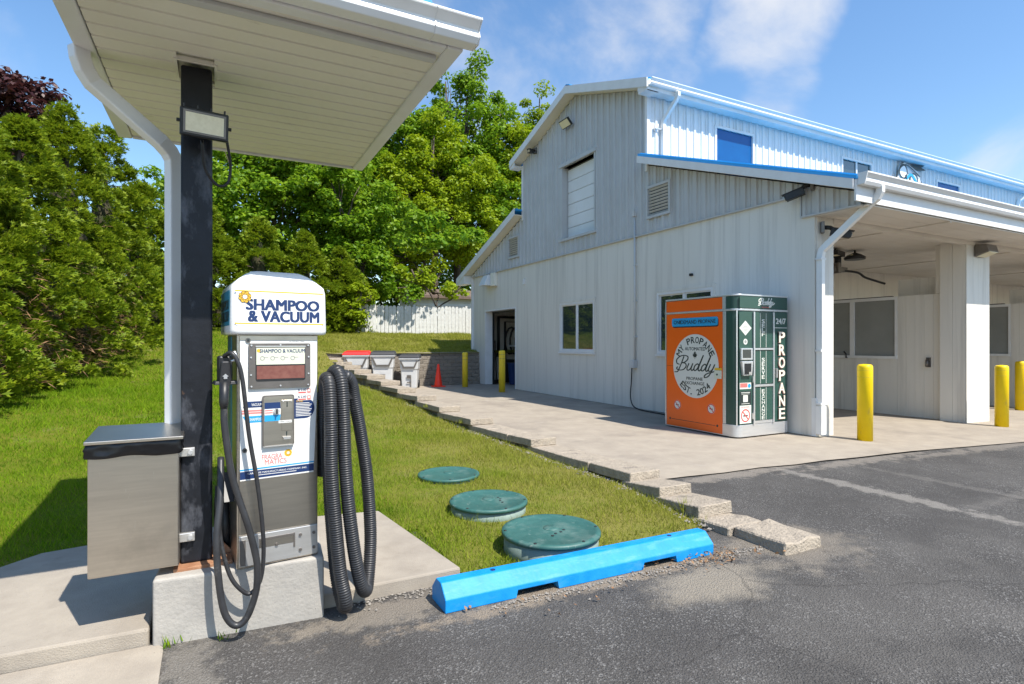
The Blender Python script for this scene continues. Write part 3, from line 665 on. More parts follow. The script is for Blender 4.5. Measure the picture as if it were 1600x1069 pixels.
# eave box ends at the gable
bx(7.975, 8.29, 9.16, 9.46, 6.80, 6.86).build('eave_return', 'trim', BL)
bx(7.975, 8.29, 15.15, 15.44, 6.80, 6.86).build('eave_return', 'trim', BL)
MB().prism([(9.165, 6.86), (9.165, 6.98), (9.47, 7.05), (9.47, 6.86)], (7.972, 0, 0), (0, 1, 0), (0, 0, 1), (1, 0, 0), 0, .02).build('eave_return', 'trim', BL)
MB().prism([(15.435, 6.86), (15.435, 6.98), (15.13, 7.05), (15.13, 6.86)], (7.972, 0, 0), (0, 1, 0), (0, 0, 1), (1, 0, 0), 0, .02).build('eave_return', 'trim', BL)
MB().prism([(19.8, 3.62), (19.8, 3.8), (19.3, 4.0), (19.05, 3.9), (19.05, 3.62)], (7.972, 0, 0), (0, 1, 0), (0, 0, 1), (1, 0, 0), 0, .3).build('eave_return', 'trim', BL)
# long upper facade
hw = [(10.326, 11.54, 5.35, 6.50), (15.11, 16.41, 5.9, 6.50), (19.9, 21.2, 5.35, 6.50), (25.9, 27.2, 5.9, 6.5), (30.5, 31.8, 5.9, 6.5)]
siding(lambda t, d, z: (t, 9.485-d, z), 8.3, 36, lambda x: 6.83, lambda x: 5.3, hw, .228, .02, .028, 'white_metal', 'siding', BL, 1)
for i, h in enumerate(hw):
    w = MB(); f = .06
    for a in ((h[0]-f, h[0], h[2]-.0, h[3]+f), (h[1], h[1]+f, h[2]-.0, h[3]+f), (h[0], h[1], h[3], h[3]+f)): w.box(a[0], a[1], 9.455, 9.53, a[2], a[3])
    fr = w.build('window', 'trim', BL)
    if i in (1, 3, 4):
        xm = (h[0]+h[1])/2
        bx(xm-.03, xm+.03, 9.48, 9.525, h[2], h[3]).build('mullion', 'trim', fr)
        bx(h[0], xm-.03, 9.505, 9.515, h[2], h[3]).build('pane', 'glass', fr); bx(xm+.03, h[1], 9.505, 9.515, h[2], h[3]).build('pane', 'glass', fr)
        bx(h[0], h[1], 9.5, 9.53, h[2]-.05, h[2]).build('sill', 'trim', fr)
    else:
        bx(h[0], h[1], 9.50, 9.52, h[2], h[3]).build('board', 'blue_board', fr)
# eave soffits, fascias, gutters
bx(8.29, 36, 9.20, 9.50, 6.835, 6.86).build('soffit', 'trim', BL)
bx(8.0, 36, 9.165, 9.20, 6.80, 7.0).build('fascia', 'trim', BL)
GUT = [(0, 0), (-.075, 0), (-.095, .035), (-.085, .075), (-.125, .12), (-.125, .135), (-.115, .135), (-.112, .122), (-.075, .075), (-.082, .035), (-.07, .01), (-.008, .01), (-.008, .135), (0, .135)]
MB().prism(GUT, (0, 9.163, 6.885), (0, 1, 0), (0, 0, 1), (1, 0, 0), 8.0, 36).build('gutter', 'white_gloss', BL)
MB().prism(GUT, (0, 4.808, 3.715), (0, 1.15, 0), (0, 0, 1.25), (1, 0, 0), 8.02, 36).build('gutter', 'white_gloss', BL)
MB().prism([(-.0, 0), (-.09, 0), (-.13, .13), (-.0, .13)], (0, 4.808, 3.72), (0, 1.15, 0), (0, 0, 1.25), (1, 0, 0), 8.005, 8.019).build('gutter_end', 'trim', BL)
bx(7.985, 36, 4.81, 4.84, 3.50, 3.80).build('fascia', 'trim', BL)
# bay ceiling planks
n = 0; y = 4.84
while y < 9.5:
    y2 = min(y+.31, 9.5)
    bx(8.31, 36, y+.004, y2-.004, 3.474, 3.495).build('ceiling_plank', 'ceil', BL, bevel=.004, seg=1); y = y2
bx(8.31, 36, 4.84, 9.5, 3.496, 3.51).build('ceiling_deck', 'dark', BL)
for x in (10.6, 15.4, 20.2): bx(x, x+.05, 4.86, 9.45, 3.455, 3.473).build('ceiling_batten', 'ceil', BL)
bx(8.75, 36, 5.62, 5.72, 3.40, 3.473).build('ceiling_beam', 'ceil', BL)
# pillars and bay partitions
def panelled(name, x0, x1, y0, y1, z0, z1, n, axis, parent, m='panel'):
    c = bx(x0+.01, x1-.01, y0+.01, y1-.01, z0, z1).build(name, m, parent)
    for k in range(n):
        if axis == 'x':
            w = (x1-x0)/n; bx(x0+k*w+.0015, x0+(k+1)*w-.0015, y0, y0+.009, z0, z1).build('panel', m, c)
        else:
            w = (y1-y0)/n; bx(x0, x0+.009, y0+k*w+.0015, y0+(k+1)*w-.0015, z0, z1).build('panel', m, c)
    return c
panelled('pillar', 8.336, 8.76, 5.64, 6.1, .0, 3.473, 3, 'x', BL)
bx(8.296, 8.37, 5.625, 5.70, .02, .62).build('corner_guard', 'trim', BL)
for i, px in enumerate((12.91, 18.05, 23.2, 28.3)):
    g = ground(px)-.05
    c = panelled('pillar', px, px+.9, 5.64, 6.1, g, 3.473, 4, 'x', BL)
    for k in range(2): bx(px-.002, px+.009, 5.66+k*.22, 5.66+(k+1)*.22-.004, g, 3.47).build('panel', 'panel', c)
    # tall partition then glazed part
    panelled('partition', px+.13, px+.33, 6.1, 6.97, g, 2.485, 5, 'y', BL)
    panelled('partition', px+.13, px+.33, 6.97, 9.5, g, 1.13, 6, 'y', BL)
    bx(px+.10, px+.30, 5.96, 6.22, 2.486, 3.473).build('partition_post', 'panel', BL)
    w = MB()
    for (a, c2) in ((6.97, 7.02), (7.90, 8.0), (9.44, 9.5)): w.box(px+.12, px+.2, a, c2, 1.19, 2.42)
    w.box(px+.12, px+.2, 6.97, 9.5, 2.42, 2.485); w.box(px+.09, px+.24, 6.97, 9.5, 1.13, 1.19)
    fr = w.build('window', 'trim', BL)
    for a, c2 in ((7.02, 7.9), (8.0, 9.44)): bx(px+.15, px+.165, a, c2, 1.19, 2.42).build('pane', 'frosted', fr)
    bx(px+.4, px+1.0, 6.35, 7.1, 2.486, 2.86).build('bulkhead', 'panel', BL)
    bx(px+.35, px+.42, 7.2, 9.4, 2.486, 2.52).build('conduit', 'black', BL)
    h = bx(px+.105, px+.128, 6.0, 6.12, .98, 1.16).build('hose_holder', 'alu', BL) if False else None
    hh = MB().box(px+.10, px+.13, 6.32, 6.40, .98, 1.18); hh.cyl((px+.06, 6.36, 0), .028, .99, 1.13, 10)
    hh.build('wand_holder', 'bronze', BL)
    h2 = MB().tube([(px+.13, 8.05, 1.14), (px+.06, 8.05, 1.14), (px+.06, 8.05, 1.22), (px+.06, 8.10, 1.28)], .016, 8); h2.build('wand_hook', 'black', BL)
bx(8.5, 36, 9.47, 9.498, -.4, .5).build('back_wall_base', 'panel', BL)
# downspouts
def spout(pts, w, h, parent, up, name='downspout', m='white_gloss', bev=.006):
    b = MB(); pts = [Vector(p) for p in pts]
    d = MB()
    n = len(pts); vs = []
    for i, p in enumerate(pts):
        t1 = (pts[i]-pts[i-1]).normalized() if i else None; t2 = (pts[i+1]-pts[i]).normalized() if i < n-1 else None
        t = ((t1 or t2)+(t2 or t1)).normalized(); u = Vector(up); u = (u-t*u.dot(t)).normalized(); x = t.cross(u)
        k = 1/max(.5, t.dot(t1 or t2))
        for sx, sy in ((-1, -1), (1, -1), (1, 1), (-1, 1)): vs.append(p+x*(sx*w/2)*1+u*(sy*h/2))
    fs = [(j*4+i, j*4+(i+1) % 4, (j+1)*4+(i+1) % 4, (j+1)*4+i) for j in range(n-1) for i in range(4)]
    d.add(vs, fs); d.add(vs, [(3, 2, 1, 0), ((n-1)*4, (n-1)*4+1, (n-1)*4+2, (n-1)*4+3)])
    return d.build(name, m, parent, bevel=bev)
ds = spout([(8.44, 4.74, 3.74), (8.44, 4.74, 3.66), (8.435, 4.78, 3.58), (8.43, 4.86, 3.53), (8.365, 5.5, 2.99), (8.355, 5.565, 2.93), (8.35, 5.585, 2.83), (8.35, 5.585, .05)], .10, .075, BL, (1, 0, 0))
for z in (2.78, 1.35, .52): bx(8.285, 8.415, 5.535, 5.632, z, z+.03).build('strap', 'trim', ds)
bx(8.29, 8.41, 5.53, 5.624, .06, .50).build('spout_boot', 'white_gloss', ds)
ds = spout([(8.75, 9.08, 6.86), (8.75, 9.08, 6.78), (8.74, 9.13, 6.70), (8.66, 9.33, 6.42), (8.64, 9.41, 6.32), (8.64, 9.415, 6.22), (8.64, 9.415, 5.56)], .09, .07, BL, (1, 0, 0))
MB().cyl((8.44, 9.43, 0), .03, 6.08, 6.2, 10).box(8.44, 8.63, 9.41, 9.45, 6.13, 6.16).build('pipe_stub', 'alu', BL)
spout([(25.3, 9.08, 6.86), (25.3, 9.08, 6.76), (25.1, 9.36, 6.5), (25.1, 9.415, 6.4), (25.1, 9.415, 5.5)], .1, .08, BL, (1, 0, 0))
# white dryer-style vent hood by the service door
vh = MB().hexa([(8.30, 17.25, 3.42), (7.95, 17.28, 3.42), (7.95, 17.75, 3.42), (8.30, 17.78, 3.42)], [(8.30, 17.25, 3.78), (8.12, 17.33, 3.78), (8.12, 17.70, 3.78), (8.30, 17.78, 3.78)])
vh.build('vent_hood', 'white_metal', BL, bevel=.01)
bx(8.16, 8.299, 16.95, 17.235, 3.38, 3.82).build('vent_box', 'soffit', BL, bevel=.01)
bx(8.25, 8.299, 15.05, 15.13, 3.25, 3.42).build('alarm_box', 'trim', BL, bevel=.008)
bx(8.24, 8.299, 8.2, 8.25, 2.80, 2.85).build('sensor', 'black', BL)

# conduit + junction box on the gable wall
JB = thing('junction_box', 'grey electrical box with conduit up the wall and black cable to ground', 'electrical box', (8.28, 9.93, 0))
bx(8.19, 8.296, 9.86, 10.02, .92, 1.09).build('box', 'cart', JB, bevel=.006)
MB().tube([(8.255, 9.9, 1.09), (8.255, 9.9, 4.3)], .022, 8).build('conduit', 'cart', JB)
bx(8.20, 8.272, 9.86, 9.94, 4.3, 4.42).build('conduit_cap', 'cart', JB)
MB().tube(spline([(8.24, 9.98, .92), (8.24, 10.0, .6), (8.2, 9.98, .3), (8.12, 9.8, .1), (8.1, 9.5, .035), (8.05, 8.8, .03), (7.95, 7.75, .03)], 6), .014, 6).build('cable', 'black', JB)
for z in (1.6, 2.4, 3.2): bx(8.235, 8.298, 9.865, 9.935, z, z+.03).build('clip', 'cart', JB)

# lamps and cameras on the building
def flood(name, label, cat, loc, facing, tilt, w, h, group=None):
    t = thing(name, label, cat, loc, world=False); t.rotation_euler = (0, 0, facing)
    b = MB().box(-w/2, w/2, -.06, 0, -h/2, h/2); o = b.build('housing', 'black', t, bevel=.008); o.rotation_euler = (tilt, 0, 0); o.location = (0, -.12, 0)
    l = bx(-w/2+.02, w/2-.02, -.066, -.0601, -h/2+.02, h/2-.02).build('lens', 'lens', o)
    bx(-.03, .03, -.10, 0, -.03, .03).build('bracket', 'black', t)
    return t
flood('floodlight', 'black LED floodlight high in the gable peak above the loft door', 'floodlight', (8.25, 12.5, 7.27), R(-90), R(40), .42, .22)
def sec_cam(label, loc, rz, pitch, ln=.3):
    t = thing('security_camera', label, 'security camera', loc, world=False, group=None); t.rotation_euler = (0, 0, rz)
    bx(-.06, .06, -.05, 0, -.09, .09).build('mount_plate', 'bronze', t, bevel=.006)
    MB().tube([(0, -.05, 0), (0, -.13, -.01), (0, -.16, -.03)], .035, 10).build('arm', 'black', t)
    b = MB().box(-.055, .055, -.16-ln, -.14, -.055, .055); b.box(-.062, .062, -.20-ln, -.13, .055, .066)
    o = b.build('body', 'black', t, bevel=.012); o.rotation_euler = (pitch, 0, 0); o.location = (0, 0, -.04)
    MB().cyl((0, 0, 0), .04, -.175-ln, -.161-ln, 14, axis=1).build('lens', 'glass', o)
    return t
sec_cam('black bullet camera on the gable siding beside the vented eave', (8.24, 5.62, 3.96), R(-150), R(18), .26)
sec_cam('black bullet camera at the pillar top above the white downspout', (8.42, 5.63, 3.30), R(40), R(14), .26)
sec_cam('small black camera under the upper left rake of the gable', (8.25, 14.35, 7.1), R(-60), R(10), .2)
WL = thing('wall_light', 'boxy weathered wall light at the top of the bay pillar', 'wall light', (13.38, 5.63, 3.42), world=False)
MB().prism([(0, 0), (-.2, -.02), (-.24, -.16), (0, -.24)], (-.2, 0, 0), (0, 1, 0), (0, 0, 1), (1, 0, 0), 0, .4).build('housing', 'bronze', WL, bevel=.01)
MB().hexa([(-.16, -.235, -.175), (.16, -.235, -.175), (.16, -.03, -.245), (-.16, -.03, -.245)], [(-.16, -.235, -.165), (.16, -.235, -.165), (.16, -.03, -.235), (-.16, -.03, -.235)]).build('lens', 'lens', WL)
for lab, loc, rz in (('black shop light under the bay ceiling, nearer the downspout pillar', (11.55, 7.4, 3.47), .3), ('round black shop light hung beside the rectangular one in the bay', (12.15, 7.35, 3.47), -.2)):
    t = thing('bay_light', lab, 'light fixture', loc, world=False); t.rotation_euler = (0, 0, rz)
    MB().cyl((0, 0, 0), .02, -.06, 0, 8).build('stem', 'black', t)
    f = MB()
    if 'round' in lab: f.lathe((0, 0, -.2), [(.2, 0), (.21, .05), (.12, .11), (.05, .14)], 18)
    else:
        for a in ((-.26, .26, -.12, -.09), (-.26, .26, .09, .12), (-.26, -.23, -.09, .09), (.23, .26, -.09, .09)): f.box(a[0], a[1], a[2], a[3], -.16, -.06)
    f.build('housing', 'black', t, bevel=.006)
    bx(-.15, .15, -.07, .07, -.14, -.1).build('lens', 'lens', t)
BM = thing('wash_boom', 'dark swinging hose boom under the ceiling of the first bay', 'hose boom', (11.95, 7.6, 3.47), world=True)
MB().cyl((11.95, 7.6, 0), .07, 3.1, 3.47, 10).build('pivot', 'black', BM)
MB().box(11.7, 12.15, 7.5, 7.62, 3.02, 3.12).box(11.75, 11.85, 7.45, 7.7, 2.98, 3.2).build('swivel', 'bronze', BM, bevel=.01)
MB().tube(spline([(11.9, 7.55, 3.05), (12.4, 7.45, 3.02), (12.6, 7.4, 2.92), (12.85, 7.3, 2.84), (13.0, 7.2, 2.78)], 5), .025, 8).build('boom_arm', 'black', BM)
MB().tube(spline([(11.75, 7.6, 3.08), (11.3, 7.65, 3.12), (10.9, 7.7, 3.15)], 5), .02, 8).build('boom_tail', 'black', BM)

# painted wash emblem sign standing over the eave: plain bubbles and a wave
EM = thing('roof_emblem', 'blue and white cut-out bubble emblem on the upper facade over the bays', 'sign', (18.1, 9.38, 5.45))
ef = Face((17.3, 9.40, 5.5), (1, 0, 0))
b = []
ef.plate('back_board', 'white_metal', [(0, 0), (1.95, 0), (1.9, .25), (1.55, .4), (1.5, .75), (1.3, 1.1), (.95, 1.2), (.6, 1.28), (.35, 1.15), (.3, .85), (.08, .75), (0, .45)], EM, 0, .03)
for cx, cy, r, m in ((.5, 1.0, .2, 'white_gloss'), (.25, .6, .17, 'white_gloss'), (1.05, .80, .2, 'cart'), (1.25, .5, .2, 'cyan'), (.75, .55, .16, 'white_gloss'), (1.62, .2, .15, 'white_gloss'), (.35, .25, .13, 'white_gloss'), (.95, .25, .14, 'navy')):
    ef.disc('bubble', m, cx, cy, r, EM, .031, .05, 24); ef.ring('bubble_rim', 'ink', cx, cy, r*.90, r*1.08, EM, .05, .056, 24)
ef.ribbon('wave', 'cyan', [[(.6, .12), (.7, .4), (1.0, .5), (1.2, .35)], [(.6, .75), (.9, .95), (1.2, .75)]], .10, EM, .051, .06)
ef.ribbon('wave_outline', 'ink', [[(.05, .04), (.4, .30), (.8, .1), (1.1, .25), (1.5, .05)], [(.1, .7), (.3, 1.05), (.6, 1.2), (.95, 1.12), (1.35, .95)], [(.62, .9), (.7, .6), (.85, .45)], [(1.4, .3), (1.5, .6), (1.42, .8)]], .05, EM, .061, .066)
ef.plate('plume', 'ink', [(.9, 1.22), (1.2, 1.12), (1.75, 1.2), (1.5, 1.25), (1.7, 1.34), (1.2, 1.3)], EM, 0, .03)

# things in the doorway
t = thing('hose_rack', 'dark pipe frame with hoses on the wall inside the service door', 'hose rack', (9.6, 18.8, 0))
MB().tube([(9.25, 18.82, .95), (9.25, 18.82, 2.42), (10.3, 18.82, 2.42)], .06, 8).build('pipe_frame', 'black', t)
MB().tube([(9.5, 18.78, .5), (9.5, 18.78, 2.25), (10.2, 18.78, 2.25), (10.2, 18.78, .5)], .045, 8).build('pipe_frame', 'black', t)
for x in (9.75, 9.95): MB().tube([(x+.24*math.cos(k*.5), 18.7+.015*k, 1.55+.5*math.sin(k*.5)) for k in range(14)], .035, 8).build('hose', 'rubber', t)
MB().lathe((9.8, 18.72, 1.35), [(.02, -.03), (.16, -.03), (.16, .03), (.02, .03)], 16).build('gauge', 'cart', t)
bx(9.35, 9.9, 18.4, 18.85, .03, .85).build('cabinet', 'black', t)
t = thing('broom', 'broom leaning on the wall inside the dark service doorway', 'broom', (9.0, 18.6, .02))
MB().tube([(8.95, 18.35, .1), (9.12, 18.84, 1.55)], .02, 8).build('handle', 'bark', t); bx(8.8, 9.1, 18.28, 18.42, .02, .14).build('brush', 'black', t)
t = thing('waste_bin', 'dark open bin standing inside the service doorway', 'bin', (9.3, 17.6, .014), world=False)
MB().lathe((0, 0, 0), [(.2, 0), (.26, .7), (.28, .72), (.28, .76), (.25, .76), (.19, .05)], 20, cap=False).build('barrel', 'navy', t)
MB().tube([(.28*math.cos(a*.3), .28*math.sin(a*.3), .76) for a in range(22)], .015, 6).build('rim', 'black', t)

# ------------------------------------------------------------------ propane exchange machine
PM = thing('propane_vending_machine', 'orange and dark green propane exchange machine beside the pillar', 'vending machine', (7.6, 6.8, 0))
PX, PY, PX1, PY1 = 7.04, 6.06, 8.2, 7.6
def corner_poly(r, e=0.):
    pts = [(PX-e+r+r*math.cos(R(a)), PY-e+r+r*math.sin(R(a))) for a in range(180, 271, 10)]
    return pts
def shell(z0, z1, r, e, m, name, bevel=.004):
    poly = corner_poly(r, e)+[(PX1+e*.3, PY-e), (PX1+e*.3, PY1), (PX-e, PY1)]
    return MB().prism(poly, (0, 0, 0), (1, 0, 0), (0, 1, 0), (0, 0, 1), z0, z1).build(name, m, PM, bevel=bevel)
shell(.22, 1.985, .13, 0, 'dgreen', 'cabinet'); shell(1.985, 2.015, .13, .012, 'alu', 'band'); shell(2.015, 2.215, .13, .004, 'dgreen', 'header'); shell(2.215, 2.24, .13, .012, 'alu', 'cap_trim')
shell(.035, .22, .13, .008, 'alu', 'skirt')
for x, y in ((7.2, 6.3), (8.1, 6.2), (7.2, 7.4), (8.1, 7.4)): MB().cyl((x, y, 0), .03, .014, .036, 10).build('foot', 'black', PM)
of = Face((PX, PY1, 0), (0, -1, 0))   # orange side, local x = 7.6 - Y
of.rect('side_panel', 'orange', .03, 1.27, .05, 1.98, PM, -.004, .012, bevel=.004); of.rect('side_panel', 'orange', .03, 1.27, 2.018, 2.205, PM, .006, .016, bevel=.004)
of.rect('corner_strip', 'alu', 1.275, 1.335, .225, 1.98, PM, .0, .010, bevel=.003); of.rect('corner_strip', 'alu', 1.275, 1.335, 2.018, 2.21, PM, .005, .016); of.rect('corner_strip', 'alu', 0, .025, .05, 2.2, PM, .0, .016)
of.rect('panel_seam', 'ink', .03, 1.27, 1.085, 1.089, PM, .012, .0135)
of.rrect('banner_shadow', 'ink', .18, 1.195, 1.745, 1.885, .03, PM, .012, .014)
bn = of.rrect('banner', 'cyan', .168, 1.185, 1.765, 1.905, .03, PM, .014, .018)
of.letters('letter', 'ink', 'ON-DEMAND PROPANE', .215, 1.14, 1.805, 1.868, bn, bold=.02, d0=.018, d1=.0195)
rd = of.disc('roundel', 'offwhite', .70, 1.10, .50, PM, .0136, .0165, 64, ry=.53)
def arc_text(txt, cx, cy, r, a0, a1, h, up):
    n = len(txt)
    for i, ch in enumerate(txt):
        if ch == ' ': continue
        a = R(a0+(a1-a0)*i/(n-1)); x, y = cx+r*math.cos(a), cy+r*1.06*math.sin(a)
        w = h*(.25 if ch in '.1' else .95 if ch in 'M' else .72); hh = h*(.2 if ch == '.' else 1)
        rot = a-math.pi/2 if up else a+math.pi/2
        if ch == '.': x, y = x-math.sin(rot)*-.4*h, y-math.cos(rot)*.4*h
        of.text('lettering', 'ink', ch, x-w/2, x+w/2, y-hh/2, y+hh/2, rd, bold=.028, d0=.0165, d1=.018, rot=rot)
arc_text('MY PROPANE', .70, 1.10, .41, 151, 29, .105, True)
arc_text('EST. 2024', .70, 1.10, .41, 227, 313, .10, False)
of.letters('letter', 'ink', 'AUTOMATED', .475, .925, 1.36, 1.415, rd, bold=.022, d0=.0165, d1=.018)
of.letters('letter', 'ink', 'PROPANE', .51, .87, .865, .915, rd, bold=.022, d0=.0165, d1=.018); of.letters('letter', 'ink', 'EXCHANGE', .475, .905, .79, .84, rd, bold=.022, d0=.0165, d1=.018)
of.plate('maple_leaf', 'ink', [(.7-.006, 1.225), (.7+.006, 1.225), (.7+.005, 1.25), (.735, 1.246), (.73, 1.262), (.755, 1.285), (.735, 1.29), (.74, 1.31), (.718, 1.30), (.722, 1.335), (.71, 1.328), (.70, 1.35), (.69, 1.328), (.678, 1.335), (.682, 1.30), (.66, 1.31), (.665, 1.29), (.645, 1.285), (.67, 1.262), (.665, 1.246), (.7-.005, 1.25)], rd, .0165, .018)
SCR = [[(-.02, .42), (-.2, .5), (-.28, .75), (-.1, 1.0), (.15, 1.08), (.42, 1.0), (.46, .78), (.3, .58), (.12, .55), (.38, .5), (.48, .3), (.36, .06), (.08, 0), (-.12, .1), (-.1, .22)], [(.16, 1.0), (.12, .6), (.05, .1), (-.02, -.12), (-.2, -.15)],
    [(.62, .5), (.58, .15), (.68, .02), (.82, .15), (.88, .5), (.86, .15), (.95, .02), (1.05, .15)], [(1.30, .42), (1.18, .5), (1.05, .32), (1.08, .06), (1.2, .06), (1.3, .3), (1.42, 1.1), (1.33, .2), (1.42, .02), (1.5, .12)],
    [(1.78, .42), (1.66, .5), (1.53, .32), (1.56, .06), (1.68, .06), (1.78, .3), (1.90, 1.1), (1.81, .2), (1.9, .02), (1.98, .15)], [(2.02, .5), (1.98, .15), (2.08, .03), (2.22, .15), (2.28, .5), (2.22, .1), (2.1, -.3), (1.9, -.42), (1.85, -.3), (2.0, -.12), (2.4, .05), (2.62, .3)]]
def script(face, m, x0, y0, sx, sy, w, parent, d0, d1, sh=.25):
    face.ribbon('script_lettering', m, [[(x0+(p[0]+sh*p[1])*sx, y0+p[1]*sy) for p in st] for st in SCR], w, parent, d0, d1)
script(of, 'ink', .315, 1.02, .335, .235, .024, rd, .0165, .018)
for cx, cy in ((.295, .42), (1.045, .425)):
    s = of.disc('no_smoking_sign', 'offwhite', cx, cy, .082, PM, .012, .014, 30); of.ring('prohibition_ring', 'red', cx, cy, .066, .08, s, .014, .0155, 30, bar=True)
    of.rect('match_symbol', 'ink', cx-.035, cx+.035, cy-.007, cy+.007, s, .014, .0148)
of.rect('fine_print', 'ink', .16, 1.13, .165, .172, PM, .012, .0135); of.disc('fine_print', 'ink', .12, .17, .02, PM, .012, .0135, 12); of.disc('fine_print', 'ink', 1.17, .17, .02, PM, .012, .0135, 12)
lk = of.rect('lock_plate', 'cream', 1.12, 1.26, .92, 1.05, PM, .012, .03, bevel=.003); of.rect('warning_label', 'gold', 1.12, 1.26, 1.052, 1.09, PM, .012, .02); of.disc('keyhole', 'ink', 1.18, .985, .016, lk, .03, .032, 12)
ff = Face((PX, PY, 0), (1, 0, 0))      # green front; local x = X - 7.04
fx = lambda X: 8.2-(8.218-X)*.935-PX
ff.rect('front_bead', 'alu', fx(6.96), fx(6.985), .22, 1.985, PM, 0, .006); ff.rect('front_bead', 'alu', fx(6.9), fx(6.92)-.0, 2.018, 2.21, PM, .004, .012) if False else None
h = ff.rect('header_panel', 'dgreen', fx(7.03), fx(8.205), 2.025, 2.205, PM, .004, .012, bevel=.003)
script(ff, 'offwhite', fx(7.50), 2.088, .13, .09, .020, h, .012, .015); ff.letters('letter', 'coral', 'PROPANE', fx(7.56), fx(7.74), 2.035, 2.056, h, bold=.01, d0=.012, d1=.0145)
lp = ff.rect('left_panel', 'dgreen', fx(7.02), fx(7.325), .235, 1.965, PM, 0, .010, bevel=.003)
cx = fx(7.165)
ff.plate('diamond_sign', 'offwhite', [(cx-.135, 1.715), (cx, 1.60), (cx+.135, 1.715), (cx, 1.83)], lp, .010, .012)
for k, w in enumerate((.05, .09, .14, .1, .06)): ff.rect('diamond_print', 'grey_print', cx-w/2, cx+w/2, 1.76-.022*k, 1.766-.022*k, lp, .012, .0128)
ff.disc('round_sticker', 'offwhite', cx, 1.505, .045, lp, .010, .012); ff.disc('round_sticker_mark', 'grey_print', cx, 1.505, .025, lp, .012, .0127)
tm = ff.rect('payment_terminal', 'alu', cx-.125, cx+.125, 1.225, 1.405, lp, .010, .045, bevel=.006); ff.rect('screen', 'glass', cx-.10, cx+.085, 1.255, 1.385, tm, .045, .047)
t2 = ff.plate('card_reader', 'alu', [(cx-.125, 1.205), (cx+.125, 1.205), (cx+.1, .985), (cx-.085, .985)], lp, .010, .055, bevel=.006); ff.rect('reader_window', 'black', cx-.075, cx+.075, 1.0, 1.17, t2, .055, .058); ff.rect('card_slot', 'steel_bright', cx+.02, cx+.08, 1.0, 1.04, t2, .058, .062)
s = ff.rect('sticker', 'offwhite', fx(7.03), fx(7.30), .775, .872, lp, .010, .012); ff.rect('sticker_print', 'coral', fx(7.04), fx(7.21), .80, .865, s, .012, .013); ff.disc('sticker_print', 'cyan', fx(7.255), .822, .032, s, .012, .013, 20)
s = ff.rect('notice', 'ink', fx(7.03), fx(7.30), .53, .74, lp, .010, .012); ff.rect('notice_print', 'offwhite', fx(7.06), fx(7.27), .715, .725, s, .012, .013); ff.rect('notice_print', 'offwhite', fx(7.07), fx(7.26), .695, .70, s, .012, .013); ff.rect('notice_blank', 'offwhite', fx(7.11), fx(7.22), .575, .68, s, .012, .013); ff.rect('notice_print', 'offwhite', fx(7.07), fx(7.26), .545, .553, s, .012, .013)
s = ff.rect('no_smoking_notice', 'offwhite', fx(7.03), fx(7.30), .245, .522, lp, .010, .012); ff.ring('prohibition_ring', 'red', cx, .365, .082, .10, s, .012, .0135, 30, bar=True); ff.rect('cigarette_symbol', 'ink', cx-.05, cx+.05, .352, .372, s, .012, .0128); ff.text('notice_lettering', 'red', 'NO SMOKING', cx-.09, cx+.09, .487, .505, s, d0=.012, d1=.013)
dx0, dx1 = fx(7.345), fx(7.86)
fr = MB()
for a in ((dx0, dx0+.03, .22, 1.97), (dx1-.03, dx1, .22, 1.97), (dx0+.03, dx1-.03, 1.375, 1.405), (dx0+.03, dx1-.03, .80, .835)): fr.prism([(a[0], a[2]), (a[1], a[2]), (a[1], a[3]), (a[0], a[3])], ff.o, ff.x, ff.y, ff.n, 0, .03)
frm = fr.build('door_frame', 'alu', PM, bevel=.003)
for (z0, z1, word) in ((1.41, 1.955, 'SELF'), (.845, 1.37, 'SERVE'), (.275, .795, 'EXCHANGE')):
    d = ff.rect('locker_door', 'dgreen', dx0+.034, dx1-.034, z0, z1, PM, 0, .016, bevel=.003); a, c = dx0+.034, dx1-.034; w = c-a
    for q in (.30, .62): ff.rect('white_line', 'offwhite', a+w*q, a+w*q+.008, z0+.004, z1-.004, d, .016, .0175)
    n = len(word); st = min(.068, (z1-z0-.04)/n); zc = z1-(.10 if word == 'SELF' else .12 if word == 'SERVE' else .04)
    for i, ch in enumerate(word): ff.text('lettering', 'offwhite', ch, a+w*.39, a+w*.38+.068, zc-st*i-st*.84, zc-st*i, d, bold=.05, d0=.016, d1=.018)
    ff.rect('latch', 'steel_bright', dx0-.028, dx0-.004, z0+.03, z0+.12, d, 0, .04) if word != 'SELF' else None
ff.rect('kick_plate', 'alu', dx0+.034, dx1-.034, .225, .27, PM, 0, .012)
rp = ff.rect('right_panel', 'dgreen', fx(7.875), fx(8.21), .235, 1.965, PM, 0, .010, bevel=.003); cx = fx(8.04)
ff.text('lettering', 'offwhite', '24', cx-.115, cx+.012, 1.79, 1.875, rp, bold=.05, d0=.010, d1=.0125); ff.text('lettering', 'offwhite', '7', cx+.058, cx+.115, 1.79, 1.875, rp, bold=.05, d0=.010, d1=.0125); ff.plate('lettering', 'offwhite', [(cx+.016, 1.785), (cx+.03, 1.785), (cx+.062, 1.88), (cx+.048, 1.88)], rp, .010, .0125); ff.rect('white_line', 'offwhite', fx(7.88), fx(8.205), 1.722, 1.732, rp, .010, .012)
for i, ch in enumerate('PROPANE'):
    z1 = 1.66-.204*i; ff.text('raised_letter_back', 'coral', ch, cx-.062, cx+.075, z1-.172, z1-.002, rp, bold=.055, d0=.010, d1=.022); ff.text('raised_letter', 'letter', ch, cx-.068, cx+.066, z1-.166, z1, rp, bold=.042, d0=.022, d1=.035)
ff.rect('door_handle', 'steel_bright', fx(7.885), fx(7.91), .93, 1.08, rp, .01, .05, bevel=.004)

